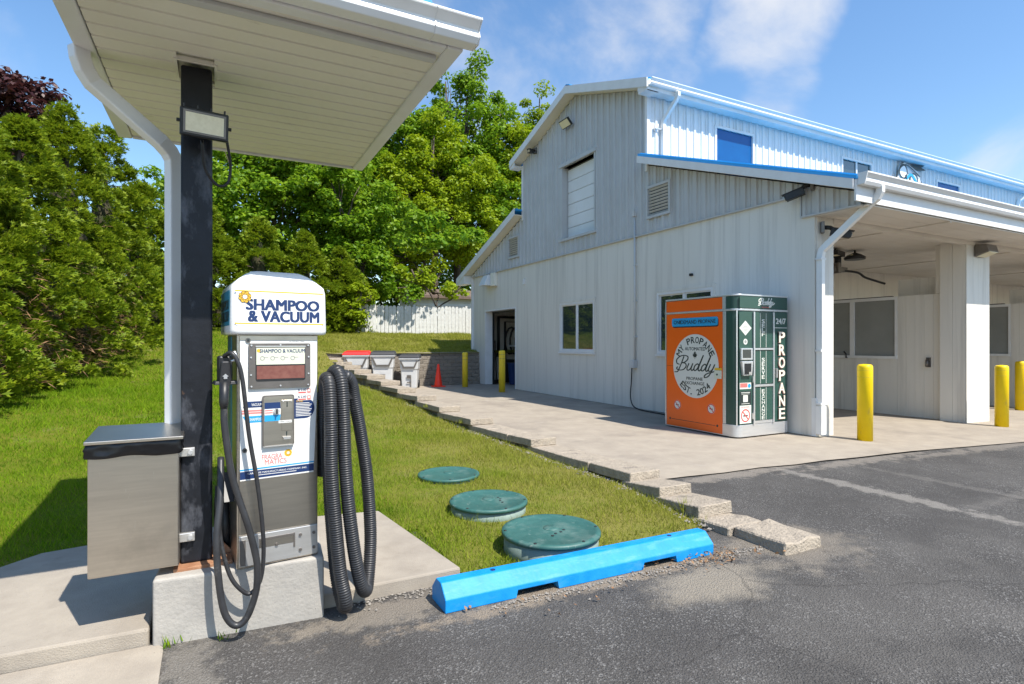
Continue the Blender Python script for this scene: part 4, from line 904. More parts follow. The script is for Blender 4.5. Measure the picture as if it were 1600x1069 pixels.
# ------------------------------------------------------------------ bollards
def bollard(x, y, h, label, m='yellow', r=.105, old=False):
    t = thing('bollard', label, 'bollard', (x, y, ground(x)+.014), world=False, group='yellow bollards around the car wash')
    MB().lathe((0, 0, 0), [(r, 0), (r, h-.06), (r*.97, h-.03), (r*.8, h-.008), (.02, h)], 24).build('sleeve', m, t)
    for z in ((h-.10, h-.2) if not old else (h-.13, h-.25)): MB().lathe((0, 0, z), [(r+.001, 0), (r+.0025, .004), (r+.001, .008)], 24, cap=False).build('ring', 'yellow_old' if not old else 'bronze', t)
    return t
bollard(8.72, 5.12, 1.16, 'bright yellow bollard in front of the downspout pillar')
bollard(13.0, 5.12, 1.15, 'bright yellow bollard in front of the second bay pillar')
bollard(17.4, 6.48, 1.2, 'yellow bollard standing farther off beyond the second pillar')
bollard(7.49, 15.0, 1.24, 'dull yellow bollard in front of the open service door', 'yellow_old', .095, True)
bollard(7.25, 17.25, 1.15, 'dull yellow bollard at the building corner beside the retaining wall', 'yellow_old', .095, True)

# ------------------------------------------------------------------ stepped edging wall and retaining wall
SW = thing('stepped_edging_wall', 'stepped concrete block edging between the lawn and the concrete pad', 'edging wall', (3.6, 8, 0))
SWE = [(2.62, .012, 3.5), (3.42, .035, 3.53), (4.0, .05, 3.64), (4.55, .06, 3.73), (6.55, .10, 3.71), (8.15, .19, 3.53), (9.3, .27, 3.43), (10.55, .35, 3.43), (11.5, .43, 3.32), (12.85, .50, 3.31), (13.95, .58, 3.25), (15.2, .66, 3.2), (16.1, .74, 3.12), (16.9, .82, 3.06), (17.6, .9, 3.0), (18.35, 1.0, 2.95)]
def rough_box(name, m, parent, lo, hi, sub=3, amp=.012, bevel=.012, seed=0):
    b = MB().hexa(lo, hi); o = b.build(name, m, parent)
    bm = bmesh.new(); bm.from_mesh(o.data); bmesh.ops.bevel(bm, geom=bm.edges[:], offset=bevel, segments=1, affect='EDGES', profile=.6)
    bmesh.ops.subdivide_edges(bm, edges=[e for e in bm.edges if e.calc_length() > .08], cuts=sub, use_grid_fill=True)
    for v in bm.verts:
        nn = noise.noise_vector(v.co*7+Vector((seed*3.7, seed, 0))); v.co += nn*amp
    bm.to_mesh(o.data); bm.free(); return o
for k in range(len(SWE)-1):
    y0, zb, x0 = SWE[k]; y1, zb1, x1 = SWE[k+1]; th = .098; y1 += .12; w = .40 if k < 9 else .46
    n = max(1, round((y1-y0)/.62)) if k > 0 else 2
    for i in range(n):
        a, c = i/n, (i+1)/n
        f = lambda t: (y0+(y1-y0)*t, x0+(x1-x0)*t, (zb+th)+(zb1-.004-zb-th)*t)
        (ya, xa, za), (yc, xc, zc) = f(a), f(c); g = .006 if i else 0; ya += g
        jig = random.uniform(-.012, .012) if k else (.03 if i == 0 else -.03)
        if k == 0: za -= .0 if i else .03
        rough_box('cap_block', 'cap', SW, [(xa+jig, ya, za-th), (xa+w+jig, ya-.0, za-th), (xc+w+jig, yc, zc-th), (xc+jig, yc, zc-th)], [(xa+jig+.004, ya+.004, za), (xa+w+jig-.004, ya+.004, za), (xc+w+jig-.004, yc, zc), (xc+jig+.004, yc, zc)], 2, .006 if k else .016, .007 if k else .01, seed=k*5+i)
    # courses beneath, seen from the lawn side
    if zb > .03:
        L_ = y1-y0; m_ = max(1, round(L_/.42))
        for i in range(m_):
            ya, yc = y0+.02+(L_-.06)*i/m_, y0+.02+(L_-.06)*(i+1)/m_-.006; t = (i+.5)/m_; xm = x0+(x1-x0)*t+.045; gz = float(zl(xm, (ya+yc)/2))-.12
            zt = zb+(zb1-th-zb)*t-.003 if False else (zb+(zb1-.004-zb-th)*min(t, 1)-.004)
            zt = min(zt, zb+(zb1-.004-zb-th)*((ya-y0)/L_)-.006, zb+(zb1-.004-zb-th)*((yc-y0)/L_)-.006)
            z = zt
            while z > gz:
                zlow = z-.092
                rough_box('wall_block', 'block', SW, [(xm, ya, zlow), (xm+.3, ya, zlow), (xm+.3, yc, zlow), (xm, yc, zlow)], [(xm, ya, z-.003), (xm+.3, ya, z-.003), (xm+.3, yc, z-.003), (xm, yc, z-.003)], 1, .010, .006, seed=k*9+i); z = zlow
# square steel stub by the wall
RW = thing('retaining_wall', 'grey brown block retaining wall behind the wheeled carts', 'retaining wall', (5.6, 18.5, 0))
proto = None
nc = 9; hh = 1.13/nc
meshes = []
for q in range(6):
    o = rough_box('block', 'block', RW, [(0, 0, 0), (.296, 0, 0), (.296, .3, 0), (0, .3, 0)], [(0, 0, hh-.006), (.296, 0, hh-.006), (.296, .3, hh-.006), (0, .3, hh-.006)], 1, .014, .008, seed=q*11+3)
    off = Vector(ORG[RW.name])
    for v in o.data.vertices: v.co += off
    meshes.append(o.data); bpy.data.objects.remove(o)
for c in range(nc):
    x = 2.9-(.15 if c % 2 else 0)
    while x < 8.2:
        o = link('block', random.choice(meshes), RW); o.location = (x-ORG[RW.name][0], 18.36+c*.012+random.uniform(0, .014)-ORG[RW.name][1], .015+c*hh-ORG[RW.name][2]); x += .30
bx(2.8, 8.3, 18.55, 18.75, 0, 1.08).build('backfill_core', 'soil', RW)

# ------------------------------------------------------------------ wheeled carts and cone
def cart(loc, h, lidmat, label, w=.62, rz=0):
    t = thing('wheeled_cart', label, 'refuse cart', loc, world=False, group='grey wheeled refuse carts'); t.rotation_euler = (0, 0, rz)
    d = .62; hb = h-.10; s = w/.62
    def ringp(z, k): return [(-w/2*k, -d/2*k, z), (w/2*k, -d/2*k, z), (w/2*k, d/2*k, z), (-w/2*k, d/2*k, z)]
    b = MB(); prof = [(0, .82), (.06, .84), (hb*.62, .93), (hb*.66, .99), (hb, 1.06)]
    vs = [p for z, k in prof for p in ringp(z, k)]
    b.add(vs, [(j*4+i, j*4+(i+1) % 4, (j+1)*4+(i+1) % 4, (j+1)*4+i) for j in range(len(prof)-1) for i in range(4)]); b.add(vs, [(3, 2, 1, 0), (16, 17, 18, 19)])
    b.build('body', 'cart', t, bevel=.035, seg=3)
    yf = -d/2*1.08
    MB().hexa([(-.36*s, yf-.03, hb-.02), (.36*s, yf-.03, hb-.02), (.36*s, d/2*1.1, hb-.02), (-.36*s, d/2*1.1, hb-.02)], [(-.36*s, yf-.03, hb+.03), (.36*s, yf-.03, hb+.03), (.36*s, d/2*1.1, hb+.03), (-.36*s, d/2*1.1, hb+.03)]).build('rim', 'cart', t, bevel=.012)
    MB().hexa([(-.38*s, yf-.05, hb+.032), (.38*s, yf-.05, hb+.032), (.38*s, d/2*1.15, hb+.032), (-.38*s, d/2*1.15, hb+.032)], [(-.31*s, yf+.02, hb+.13), (.31*s, yf+.02, hb+.13), (.33*s, d/2*1.0, hb+.16), (-.33*s, d/2*1.0, hb+.16)]).build('lid', lidmat, t, bevel=.02)
    # dark V-shaped lift pocket
    zv = hb*.70
    f = Face((0, -d/2*1.035, 0), (1, 0, 0), (0, -.09, 1))
    pk = [(-.31*s, hb-.06), (-.26*s, hb-.06), (-.17*s, zv+.045), (.17*s, zv+.045), (.26*s, hb-.06), (.31*s, hb-.06), (.2*s, zv-.01), (-.2*s, zv-.01)]
    MB().prism(pk, (0, -d/2*.985, 0), (1, 0, 0), (0, -.035, 1), (0, -1, 0), 0, .018).build('lift_pocket', 'bronze', t)
    for (x0, x1, z0, z1) in ((-.07*s, .05*s, hb*.36, hb*.46), (-.07*s, .05*s, hb*.20, hb*.235), (.055*s, .08*s, hb*.02, hb*.46)):
        MB().prism([(x0, z0), (x1, z0), (x1, z1), (x0, z1)], (0, -d/2*.80-.035, 0), (1, 0, 0), (0, -.06, 1), (0, -1, 0), 0, .014).build('mark', 'bronze', t)
    MB().cyl((0, d/2*.7, .13), .13, -w*.5, -w*.42, 20, axis=0).build('wheel', 'black', t); MB().cyl((0, d/2*.7, .13), .13, w*.42, w*.5, 20, axis=0).build('wheel', 'black', t)
    MB().tube([(-w*.4, d/2*1.2, hb-.02), (-w*.4, d/2*1.35, hb+.01), (w*.4, d/2*1.35, hb+.01), (w*.4, d/2*1.2, hb-.02)], .018, 8).build('handle', 'cart_lid_dark', t)
    return t
cart((3.84, 17.75, .014), 1.16, 'cart_red', 'grey wheeled cart with a red lid', .68, R(-20)); cart((4.66, 17.75, .014), 1.15, 'cart_lid_dark', 'grey wheeled cart with charcoal lid standing next to the red-lidded one', .66, R(-20)); cart((5.5, 17.65, .014), 1.05, 'cart_lid_dark', 'shorter grey wheeled cart with charcoal lid, nearest the traffic cone', .56, R(-24))
CN = thing('traffic_cone', 'plain orange red traffic cone in front of the retaining wall', 'traffic cone', (6.5, 17.75, .014), world=False)
MB().box(-.19, .19, -.19, .19, 0, .035).build('base', 'cone', CN, bevel=.01); MB().lathe((0, 0, .035), [(.135, 0), (.13, .02), (.035, .70), (.03, .72)], 22).build('cone_body', 'cone', CN)

# ------------------------------------------------------------------ tank covers and wheel stop
def cover(x, y, zt, hr, r, label, rot):
    g = zt-hr; t = thing('tank_cover', label, 'tank cover', (x, y, g), world=False, group='green tank covers in the lawn'); t.rotation_euler = (0, 0, rot)
    MB().lathe((0, 0, -.08), [(r*.955, 0), (r*.955, hr+.055)], 40).build('riser', 'riser', t)
    MB().lathe((0, 0, hr-.03), [(r*.96, 0), (r, .002), (r, .02), (r*.985, .03), (r*.90, .032), (r*.88, .027), (r*.3, .034), (.01, .036)], 44).build('lid', 'lid_green', t)
    for k in range(6):
        a = 2*math.pi*k/6+.3; MB().cyl((r*.93*math.cos(a), r*.93*math.sin(a), 0), .011, hr-.002, hr+.005, 8).build('bolt', 'black', t)
    if hr > .06:
        lp = MB()
        for k in range(4): lp.cyl((-.12+.05*k, -.10+.01*(k % 2), 0), .011, hr+.003, hr+.0062, 8)
        lp.build('raised_mark', 'black', t)
    MB().lathe((0, 0, hr), [(.06, .001), (.055, .010), (.02, .012)], 16).build('hub', 'lid_green', t)
    return t
cover(2.12, 3.46, .16, .14, .355, 'green tank cover on the tallest riser beside the blue wheel stop', .4); cover(2.105, 4.48, .12, .075, .342, 'green tank cover on a low riser, middle of the row of three', 1.3); cover(2.22, 5.74, .08, .02, .333, 'green tank cover lying flush in the grass, farthest from the wheel stop', 2.0)
WS = thing('wheel_stop', 'bright blue parking wheel stop with two notches on the asphalt edge', 'wheel stop', (2.08, 3.0, 0))
b = MB(); Y0, Y1 = 2.925, 3.145
def ws_prof(x, e, zb):
    return [(x, Y0+.0, zb), (x, Y1, zb), (x, Y1, .075), (x, Y1-.07-e, .146), (x, Y0+.075+e, .146), (x, Y0, .075)]
xs = [1.112, 1.125, 1.55, 1.56, 1.83, 1.84, 2.48, 2.49, 2.76, 2.77, 3.09, 3.105]; zb = [.0, .0, .0, .045, .045, .0, .0, .045, .045, .0, .0, 0]
vs = []
for i, (x, z) in enumerate(zip(xs, zb)):
    p = ws_prof(x, 0, z)
    vs += [(q[0]+.0, q[1]-(x-1.1)*.026, q[2]) for q in p]
n = len(xs)
b.add(vs, [(j*6+i, j*6+(i+1) % 6, (j+1)*6+(i+1) % 6, (j+1)*6+i) for j in range(n-1) for i in range(6)]); b.add(vs, [tuple(range(6))[::-1], tuple(range((n-1)*6, n*6))])
b.build('stop_body', 'blue_paint', WS, bevel=.008)
for x in (1.45, 2.8): MB().cyl((x, 3.035-(x-1.1)*.026, 0), .016, .1455, .1485, 12).build('pin_hole', 'navy', WS)

# ------------------------------------------------------------------ canopy
CP = thing('canopy_shelter', 'white flat canopy with cream soffit on a black steel post', 'canopy', (-.1, 3.46, .33))
cx0, cx1, cy0, cy1, cz = -.62, 1.08, 2.59, 4.79, 2.95
y = cy0+.08; k = 0
while y < cy1-.04:
    y2 = min(y+.122, cy1-.03)
    segs = [(cx0+.09, cx1-.085)]
    if y < 3.57 and y2 > 3.36: segs = [(cx0+.09, -.185), (-.015, cx1-.085)]
    for a, c in segs:
        MB().prism([(0, .012), (.006, 0), (y2-y-.012, 0), (y2-y-.003, .012), (y2-y-.003, .02), (0, .02)], (0, y, cz), (0, 1, 0), (0, 0, 1), (1, 0, 0), a, c).build('soffit_plank', 'soffit', CP)
    y = y2
bx(cx0+.02, cx1-.02, cy0+.02, cy1-.02, cz+.024, cz+.035).build('soffit_backing', 'soffit', CP)
bx(cx0+.09, cx1-.10, cy0+.115, cy0+.165, cz-.022, cz-.001).build('trim_strip', 'cart', CP, bevel=.004)
bx(-.195, -.005, 3.345, 3.58, cz-.006, cz+.012).build('post_collar', 'soffit', CP) if False else None
for a in ((-.20, 0, 3.335, 3.35), (-.20, 0, 3.575, 3.59), (-.20, -.185, 3.35, 3.575), (-.015, 0, 3.35, 3.575)): bx(a[0], a[1], a[2], a[3], cz-.008, cz+.012).build('post_collar', 'soffit', CP)
f = lambda *a, bev=.008: bx(*a).build('fascia', 'trim', CP, bevel=bev)
f(cx1-.085, cx1, cy0, cy1, cz-.012, cz+.11); f(cx0, cx0+.085, cy0, cy1, cz-.012, cz+.11); f(cx0+.086, cx1-.086, cy1-.03, cy1, cz-.012, cz+.11); f(cx0+.086, cx1-.086, cy0, cy0+.07, cz-.012, cz+.11)
MB().prism(GUT, (0, cy0-.003, cz-.002), (0, .95, 0), (0, 0, .82), (1, 0, 0), cx0-.02, cx1+.045).build('gutter', 'white_gloss', CP, bevel=.003, seg=1)
MB().prism([(0, 0), (-.075, 0), (-.095, .035), (-.085, .075), (-.125, .12), (-.125, .135), (0, .135)], (0, cy0-.003, cz-.002), (0, .95, 0), (0, 0, .82), (1, 0, 0), cx1+.046, cx1+.05).build('gutter_end', 'white_gloss', CP)
for x in (.90, 0.2): MB().prism([(.004, -.004), (-.077, -.004), (-.1, .035), (-.09, .075), (-.13, .12), (-.13, .13), (-.125, .13), (-.0, .13)], (0, cy0-.003, cz-.002), (0, .95, 0), (0, 0, .82), (1, 0, 0), x, x+.004).build('gutter_joint', 'trim', CP)
RZ0, RZ1 = cz+.118, cz+.25
MB().hexa([(cx0-.02, cy0-.05, RZ0), (cx1-.03, cy0-.05, RZ0), (cx1-.03, cy1+.03, RZ1), (cx0-.02, cy1+.03, RZ1)], [(cx0-.02, cy0-.05, RZ0+.02), (cx1-.03, cy0-.05, RZ0+.02), (cx1-.03, cy1+.03, RZ1+.02), (cx0-.02, cy1+.03, RZ1+.02)]).build('roof', 'roof', CP)
for x0_, x1_ in ((cx0, cx0+.02), (cx1-.05, cx1-.03)): MB().prism([(cy0+.01, cz+.111), (cy1, cz+.111), (cy1, RZ1-.004), (cy0+.01, RZ0+.002)], (0, 0, 0), (0, 1, 0), (0, 0, 1), (1, 0, 0), x0_, x1_).build('gable_fascia', 'trim', CP)
rb = MB(); x = cx0+.03
while x < cx1-.1: rb.hexa([(x, cy0-.05, RZ0+.02), (x+.06, cy0-.05, RZ0+.02), (x+.06, cy1+.03, RZ1+.02), (x, cy1+.03, RZ1+.02)], [(x+.015, cy0-.05, RZ0+.05), (x+.045, cy0-.05, RZ0+.05), (x+.045, cy1+.03, RZ1+.05), (x+.015, cy1+.03, RZ1+.05)]); x += .16
rb.build('roof_rib', 'roof', CP)
b = MB(); w = .008
post = bx(-.17, -.025, 3.39, 3.55, .345, 2.945).build('post', 'post', CP, bevel=.012, seg=3)
bp = bx(-.20, .07, 3.33, 3.62, .325, .345).build('base_plate', 'rust', CP, bevel=.004)
MB().prism([(0, 0), (.1, 0), (0, .12)], (-.022, 3.47, .346), (1, 0, 0), (0, 0, 1), (0, 1, 0), -.006, .006).build('gusset', 'rust', bp)
MB().cyl((.035, 3.36, 0), .012, .345, .372, 6).build('anchor_bolt', 'rust', bp)
spd = spout([(-.605, 3.44, 2.955), (-.60, 3.445, 2.90), (-.585, 3.46, 2.85), (-.555, 3.485, 2.80), (-.27, 3.57, 2.575), (-.235, 3.6, 2.54), (-.215, 3.612, 2.50), (-.212, 3.615, 2.44), (-.212, 3.615, .3)], .078, .06, CP, (.6, -.8, 0), bev=.008)
for (p, q, n) in (((-.58, 3.325, 2.85), (-.535, 3.37, 2.76), 6), ((-.27, 3.57, 2.575), (-.212, 3.613, 2.45), 7)):
    pass

# flood lamp on the post
FL = thing('post_floodlight', 'black LED flood lamp strapped to the post under the canopy', 'floodlight', (-.085, 3.385, 2.6), world=False); FL.rotation_euler = (0, 0, R(8))
hs = MB().box(-.108, .108, -.03, 0, -.068, .068).build('housing', 'black', FL, bevel=.006); hs.location = (.005, -.14, -.005); hs.rotation_euler = (R(8), 0, 0)
bx(-.085, .085, -.0335, -.0301, -.045, .045).build('lens', 'lens', hs)
for a in ((-.095, .095, -.055, -.046), (-.095, .095, .046, .055), (-.095, -.086, -.046, .046), (.086, .095, -.046, .046)): bx(a[0], a[1], -.034, -.0301, a[2], a[3]).build('lens_trim', 'bronze', hs)
for x in (-.09, -.03, .03, .09): bx(x-.003, x+.003, -.025, -.005, .068, .085).build('fin', 'black', hs)
MB().cyl((0, -.015, 0), .009, -.122, .122, 8, axis=0).build('pivot_bolt', 'black', hs)
MB().box(-.03, .03, -.115, .0, -.02, .02).build('bracket', 'black', FL)
MB().tube(spline([(.0, -.10, -.07), (.02, -.06, -.2), (.08, -.03, -.27), (.13, -.03, -.25), (.14, -.05, -.16), (.115, -.10, -.05)], 6), .008, 6).build('cable', 'black', FL)

# stainless bin on the post
BN = thing('stainless_bin', 'wall hung stainless steel waste bin with black liner clamped to the post', 'waste bin', (-.355, 3.48, .37))
bx0, bx1, by0, by1, bz0, bz1 = -.548, -.172, 3.30, 3.62, .372, .985
bd = MB().box(bx0, bx1, by0, by1, bz0, bz1).build('body', 'steel', BN, bevel=.006)
lr = MB(); pts = []
ring = [(bx0-.005, by0-.005), (bx1+.005, by0-.005), (bx1+.005, by1+.004), (bx0-.005, by1+.004)]
for k in range(4):
    a, c = ring[k], ring[(k+1) % 4]
    for i in range(26): pts.append((a[0]+(c[0]-a[0])*i/26, a[1]+(c[1]-a[1])*i/26))
n = len(pts); vs = []
cxm, cym = (bx0+bx1)/2, (by0+by1)/2
for j, (z, e) in enumerate(((.942, .004), (.955, .012), (.972, .003), (.99, .013), (1.012, .002))):
    for i, p in enumerate(pts):
        q = e+.011*noise.noise(Vector((p[0]*26, p[1]*26, j*1.7+z*5))); dz = .010*noise.noise(Vector((p[0]*9+j, p[1]*9, 3)))
        dx, dy = p[0]-cxm, p[1]-cym; l = math.hypot(dx, dy); vs.append((p[0]+dx/l*q, p[1]+dy/l*q, z+dz))
lr.add(vs, [(j*n+i, j*n+(i+1) % n, (j+1)*n+(i+1) % n, (j+1)*n+i) for j in range(4) for i in range(n)], True); lr.build('liner', 'bag', BN)
lid = MB().hexa([(bx0-.012, by0-.02, 1.012), (bx1+.02, by0-.02, 1.012), (bx1+.02, by1+.01, 1.012), (bx0-.012, by1+.01, 1.012)], [(bx0-.012, by0-.02, 1.028), (bx1+.02, by0-.02, 1.028), (bx1+.012, by1, 1.06), (bx0-.006, by1, 1.06)]).build('lid', 'steel', BN, bevel=.003)
for z in (.93, .49):
    k = bx(bx1-.002, -.105, 3.362, 3.386, z-.022, z+.022).build('bracket', 'steel_bright', BN, bevel=.003); MB().cyl((-.125, 0, z), .012, 3.348, 3.362, 6, axis=1).build('bolt', 'alu', k)

# concrete plinth
PLN = MB().prism([(-.285, 3.272), (.515, 3.205), (.56, 3.75), (-.24, 3.8)], (0, 0, 0), (1, 0, 0), (0, 1, 0), (0, 0, 1), -.05, .328).build('concrete_plinth', 'plinth', bevel=.014, seg=3)
tag(PLN, 'pale cast concrete plinth under the vacuum machine and post', 'plinth')

# ------------------------------------------------------------------ vacuum machine (own frame: x along the front, y back, z up)
VM = thing('vacuum_machine', 'white and stainless coin shampoo and vacuum machine with black hoses', 'vacuum machine', (.087, 3.212, .33), R(5.3), world=False)
DW, DD, DH = .405, .40, 1.21
bx(0, DW, .006, DD, .0, DH).build('cabinet', 'steel', VM, bevel=.006)
vf = Face((0, .006, 0), (1, 0, 0))
dr = vf.rect('front_door', 'steel', .012, DW-.006, .178, 1.20, VM, .0, .010, bevel=.003)
dec = vf.plate('front_decal', 'decal_white', [(.014, .455), (.380, .46), (.398, .9), (.398, 1.178), (.014, 1.178)], dr, .010, .0115)
vf.rect('top_strip', 'steel', .014, .398, 1.179, 1.2, dr, .010, .013)
vf.text('fine_print', 'grey_print', 'IN THE BEST CARE', .255, .33, 1.170, 1.176, dec, d0=.0115, d1=.012)
# display window
bz = vf.rrect('bezel', 'bronze', .054, .360, .928, 1.163, .008, dr, .0115, .024)
ws = vf.rrect('window_recess', 'black', .086, .334, .965, 1.143, .012, bz, .024, .0255)
vf.rect('display_card', 'cream', .089, .331, 1.052, 1.140, ws, .0255, .027)
vf.rect('dead_display', 'screen_red', .091, .329, .977, 1.045, ws, .0255, .0265)
vf.rect('glare_lip', 'steel_bright', .086, .334, 1.144, 1.150, bz, .024, .028)
vf.letters('letter', 'navy', 'SHAMPOO & VACUUM', .105, .33, 1.114, 1.133, ws, bold=.022, d0=.027, d1=.028); vf.disc('flower_mark', 'gold', .100, 1.125, .009, ws, .027, .0278, 10)
for k, x in enumerate((.118, .168, .218, .268)): vf.ring('pictogram', 'grey_print', x, 1.085, .008, .0115, ws, .027, .0277, 16); vf.rect('pictogram_line', 'grey_print', x+.008, x+.028, 1.088, 1.0905, ws, .027, .0277)
for (x, z) in ((.066, 1.152), (.207, 1.155), (.348, 1.152), (.064, 1.09), (.350, 1.09), (.064, 1.0), (.350, 1.0), (.066, .94), (.207, .94), (.348, .94)): MB().cyl((x, 0, z), .0045, -.0225, -.018, 8, axis=1).build('screw', 'alu', bz)
# price stickers
for z, t in ((.905, '$ 2.00'), (.868, '$ 2.00')):
    s = vf.rect('price_sticker', 'decal_white', .297, .365, z-.014, z+.014, dec, .0115, .0123); vf.text('price', 'navy', t, .299, .341, z-.002, z+.012, s, bold=.02, d0=.0123, d1=.0128); vf.rect('price_band', 'red', .300, .340, z-.011, z-.005, s, .0123, .0128); vf.rrect('price_badge', 'pink', .346, .364, z-.012, z+.012, .003, s, .0123, .0128); vf.disc('price_badge_eye', 'decal_white', .355, z+.002, .006, s, .0128, .0132, 12)
# coin panel and selector labels
vf.plate('selector_label', 'navy', [(.04, .862), (.122, .862), (.122, .83), (.026, .83)], dec, .0115, .0122); vf.text('label_lettering', 'decal_white', 'VACUUM', .068, .118, .838, .852, dec, bold=.02, d0=.0122, d1=.0127)
vf.rect('selector_label', 'decal_white', .02, .122, .788, .828, dec, .0115, .0121)
for z in (.8, .812): vf.rect('selector_label', 'pink', .022, .12, z-.003, z+.006, dec, .0121, .0126)
vf.plate('selector_label', 'cyan', [(.026, .786), (.122, .786), (.122, .752), (.045, .752)], dec, .0115, .0122); vf.text('label_lettering', 'decal_white', 'SHAMPOO', .06, .118, .761, .776, dec, bold=.02, d0=.0122, d1=.0127)
vf.rrect('instruction_label', 'navy', .27, .384, .757, .866, .05, dec, .0115, .0122, rs=(.05, .004, .004, .05))
vf.text('instruction_heading', 'gold', 'TO START', .288, .325, .846, .855, dec, bold=.01, d0=.0122, d1=.0127)
for k in range(9): vf.rect('instruction_line', 'decal_white', .287, .287+.07+.012*((k*5) % 3)/2, .838-.0085*k, .8415-.0085*k, dec, .0122, .0127)
cpn = vf.rrect('coin_panel', 'bronze', .118, .276, .62, .890, .012, dr, .0115, .026)
vf.rrect('coin_panel_edge', 'steel', .124, .270, .626, .884, .010, cpn, .026, .028)
vf.plate('dial_label', 'navy', [(.128, .853), (.205, .853), (.207, .82), (.128, .82)], cpn, .028, .0288); vf.rect('dial_label', 'decal_white', .128, .207, .788, .82, cpn, .028, .0286); vf.plate('dial_label', 'cyan', [(.128, .787), (.207, .787), (.203, .755), (.128, .755)], cpn, .028, .0288)
for z in (.798, .81): vf.rect('dial_label', 'pink', .13, .168, z-.002, z+.005, cpn, .0286, .029)
MB().cyl((.186, 0, .806), .0145, -.034, -.022, 16, axis=1).build('selector_dial', 'alu', cpn); MB().box(.183, .189, -.046, -.034, .793, .819).build('dial_grip', 'black', cpn)
ch = vf.rect('coin_plate', 'steel', .212, .266, .70, .862, cpn, .028, .031, bevel=.002); vf.rect('coin_slot', 'ink', .236, .2415, .825, .853, ch, .031, .0315)
for x in (.219, .26): MB().cyl((x, 0, .856), .0032, -.028, -.0245, 8, axis=1).build('screw', 'alu', ch)
vf.rect('serial_label', 'decal_white', .196, .262, .742, .756, cpn, .031, .0318); vf.text('serial_print', 'ink', 'INSERT COINS', .2, .258, .746, .752, cpn, d0=.0318, d1=.0322)
vf.rect('coin_return_slot', 'ink', .234, .240, .672, .696, cpn, .028, .0285); MB().prism([(-.02, 0), (.02, 0), (.016, -.012), (-.016, -.012)], (.237, -.022, .668), (1, 0, 0), (0, 0, 1), (0, -1, 0), 0, .014).build('coin_return', 'steel_bright', cpn)
vf.rect('panel_lip', 'steel_bright', .122, .272, .621, .626, cpn, .026, .032)
for (x, z) in ((.052, 1.178), (.036, .612)):
    l = MB().cyl((x, 0, z), .012, -.012, -.004, 18, axis=1).build('lock', 'bronze', dr); MB().cyl((x, 0, z), .006, -.0135, -.012, 12, axis=1).build('keyway', 'ink', l)
# maker's lettering with flower
vf.letters('letter', 'coral', 'FRAGRA', .118, .218, .555, .580, dec, bold=.012, d0=.0115, d1=.0122); vf.letters('letter', 'coral', 'MATICS', .132, .24, .527, .553, dec, bold=.012, d0=.0115, d1=.0122)
for k in range(9): vf.disc('flower_petal', 'gold', .248+.013*math.cos(k*.698), .578+.013*math.sin(k*.698), .0075, dec, .0115, .0121, 10)
vf.disc('flower_centre', 'cream', .248, .578, .008, dec, .0121, .0126, 12)
vf.plate('stripe', 'cyan', [(.014, .514), (.382, .520), (.382, .513), (.014, .507)], dec, .0115, .0121)
vf.plate('address_band', 'navy', [(.014, .502), (.3815, .507), (.381, .468), (.014, .462)], dec, .0115, .0121)
vf.text('address_print', 'decal_white', 'CAR CARE MANUFACTURING COMPANY, INC.', .05, .345, .484, .4945, dec, bold=.015, d0=.0121, d1=.0126); vf.rect('address_line', 'decal_white', .10, .29, .476, .479, dec, .0121, .0126)
# lower kick plate
kp = vf.rect('kick_plate', 'steel_bright', .010, DW-.004, .012, .170, VM, .0, .012, bevel=.003)
vf.rect('kick_slot', 'steel', .105, .275, .095, .135, kp, .012, .013); vf.rect('kick_slot_edge', 'bronze', .105, .275, .135, .145, kp, .012, .016); vf.rect('kick_slot_edge', 'bronze', .275, .283, .07, .147, kp, .012, .016); vf.rect('hasp', 'bronze', .012, .04, .02, .15, kp, .012, .018)
for (x, z) in ((.31, .13), (.31, .05), (.38, .13), (.38, .05), (.025, .13), (.19, .10)): MB().cyl((x, 0, z), .008, -.014, -.005, 12, axis=1).build('bolt', 'bronze', kp)
# side stripe and side bracket
sf = Face((0, DD, 0), (0, -1, 0))
sf.rect('side_stripe', 'teal_side', .05, .20, .50, 1.2, VM, .0, .002); sf.plate('hose_bracket', 'black', [(.16, .33), (.30, .33), (.20, .47)], VM, .0, .05, bevel=.003)
# dome
def rsec(x0, x1, y0, y1, r, z, n=5):
    out = []
    for cx_, cy_, a0 in ((x1-r, y1-r, 0), (x0+r, y1-r, 90), (x0+r, y0+r, 180), (x1-r, y0+r, 270)):
        for k in range(n+1): a = R(a0+90*k/n); out.append((cx_+r*math.cos(a), cy_+r*math.sin(a), z))
    return out
b = MB(); X0, X1, Yf, Yb = -.035, .447, -.035, .42
lev = [(1.208, .012), (1.214, .002), (1.23, 0.), (1.43, .004), (1.462, .010)]
rings = [rsec(X0+e, X1-e, Yf+e, Yb-e, .035, z) for z, e in lev]
top = []
for t in (.12, .3, .55, .8):
    rr = []
    for (x, y, z) in rsec(X0+.010+.13*t, X1-.010-.13*t, Yf+.010+.10*t, Yb-.010-.15*t, .035, 1.462):
        rr.append((x, y, 1.462+.072*math.sin(t*math.pi/2)*(1-.0*abs(x-.2))))
    rings.append(rr)
nn = len(rings[0]); vs = [p for r_ in rings for p in r_]
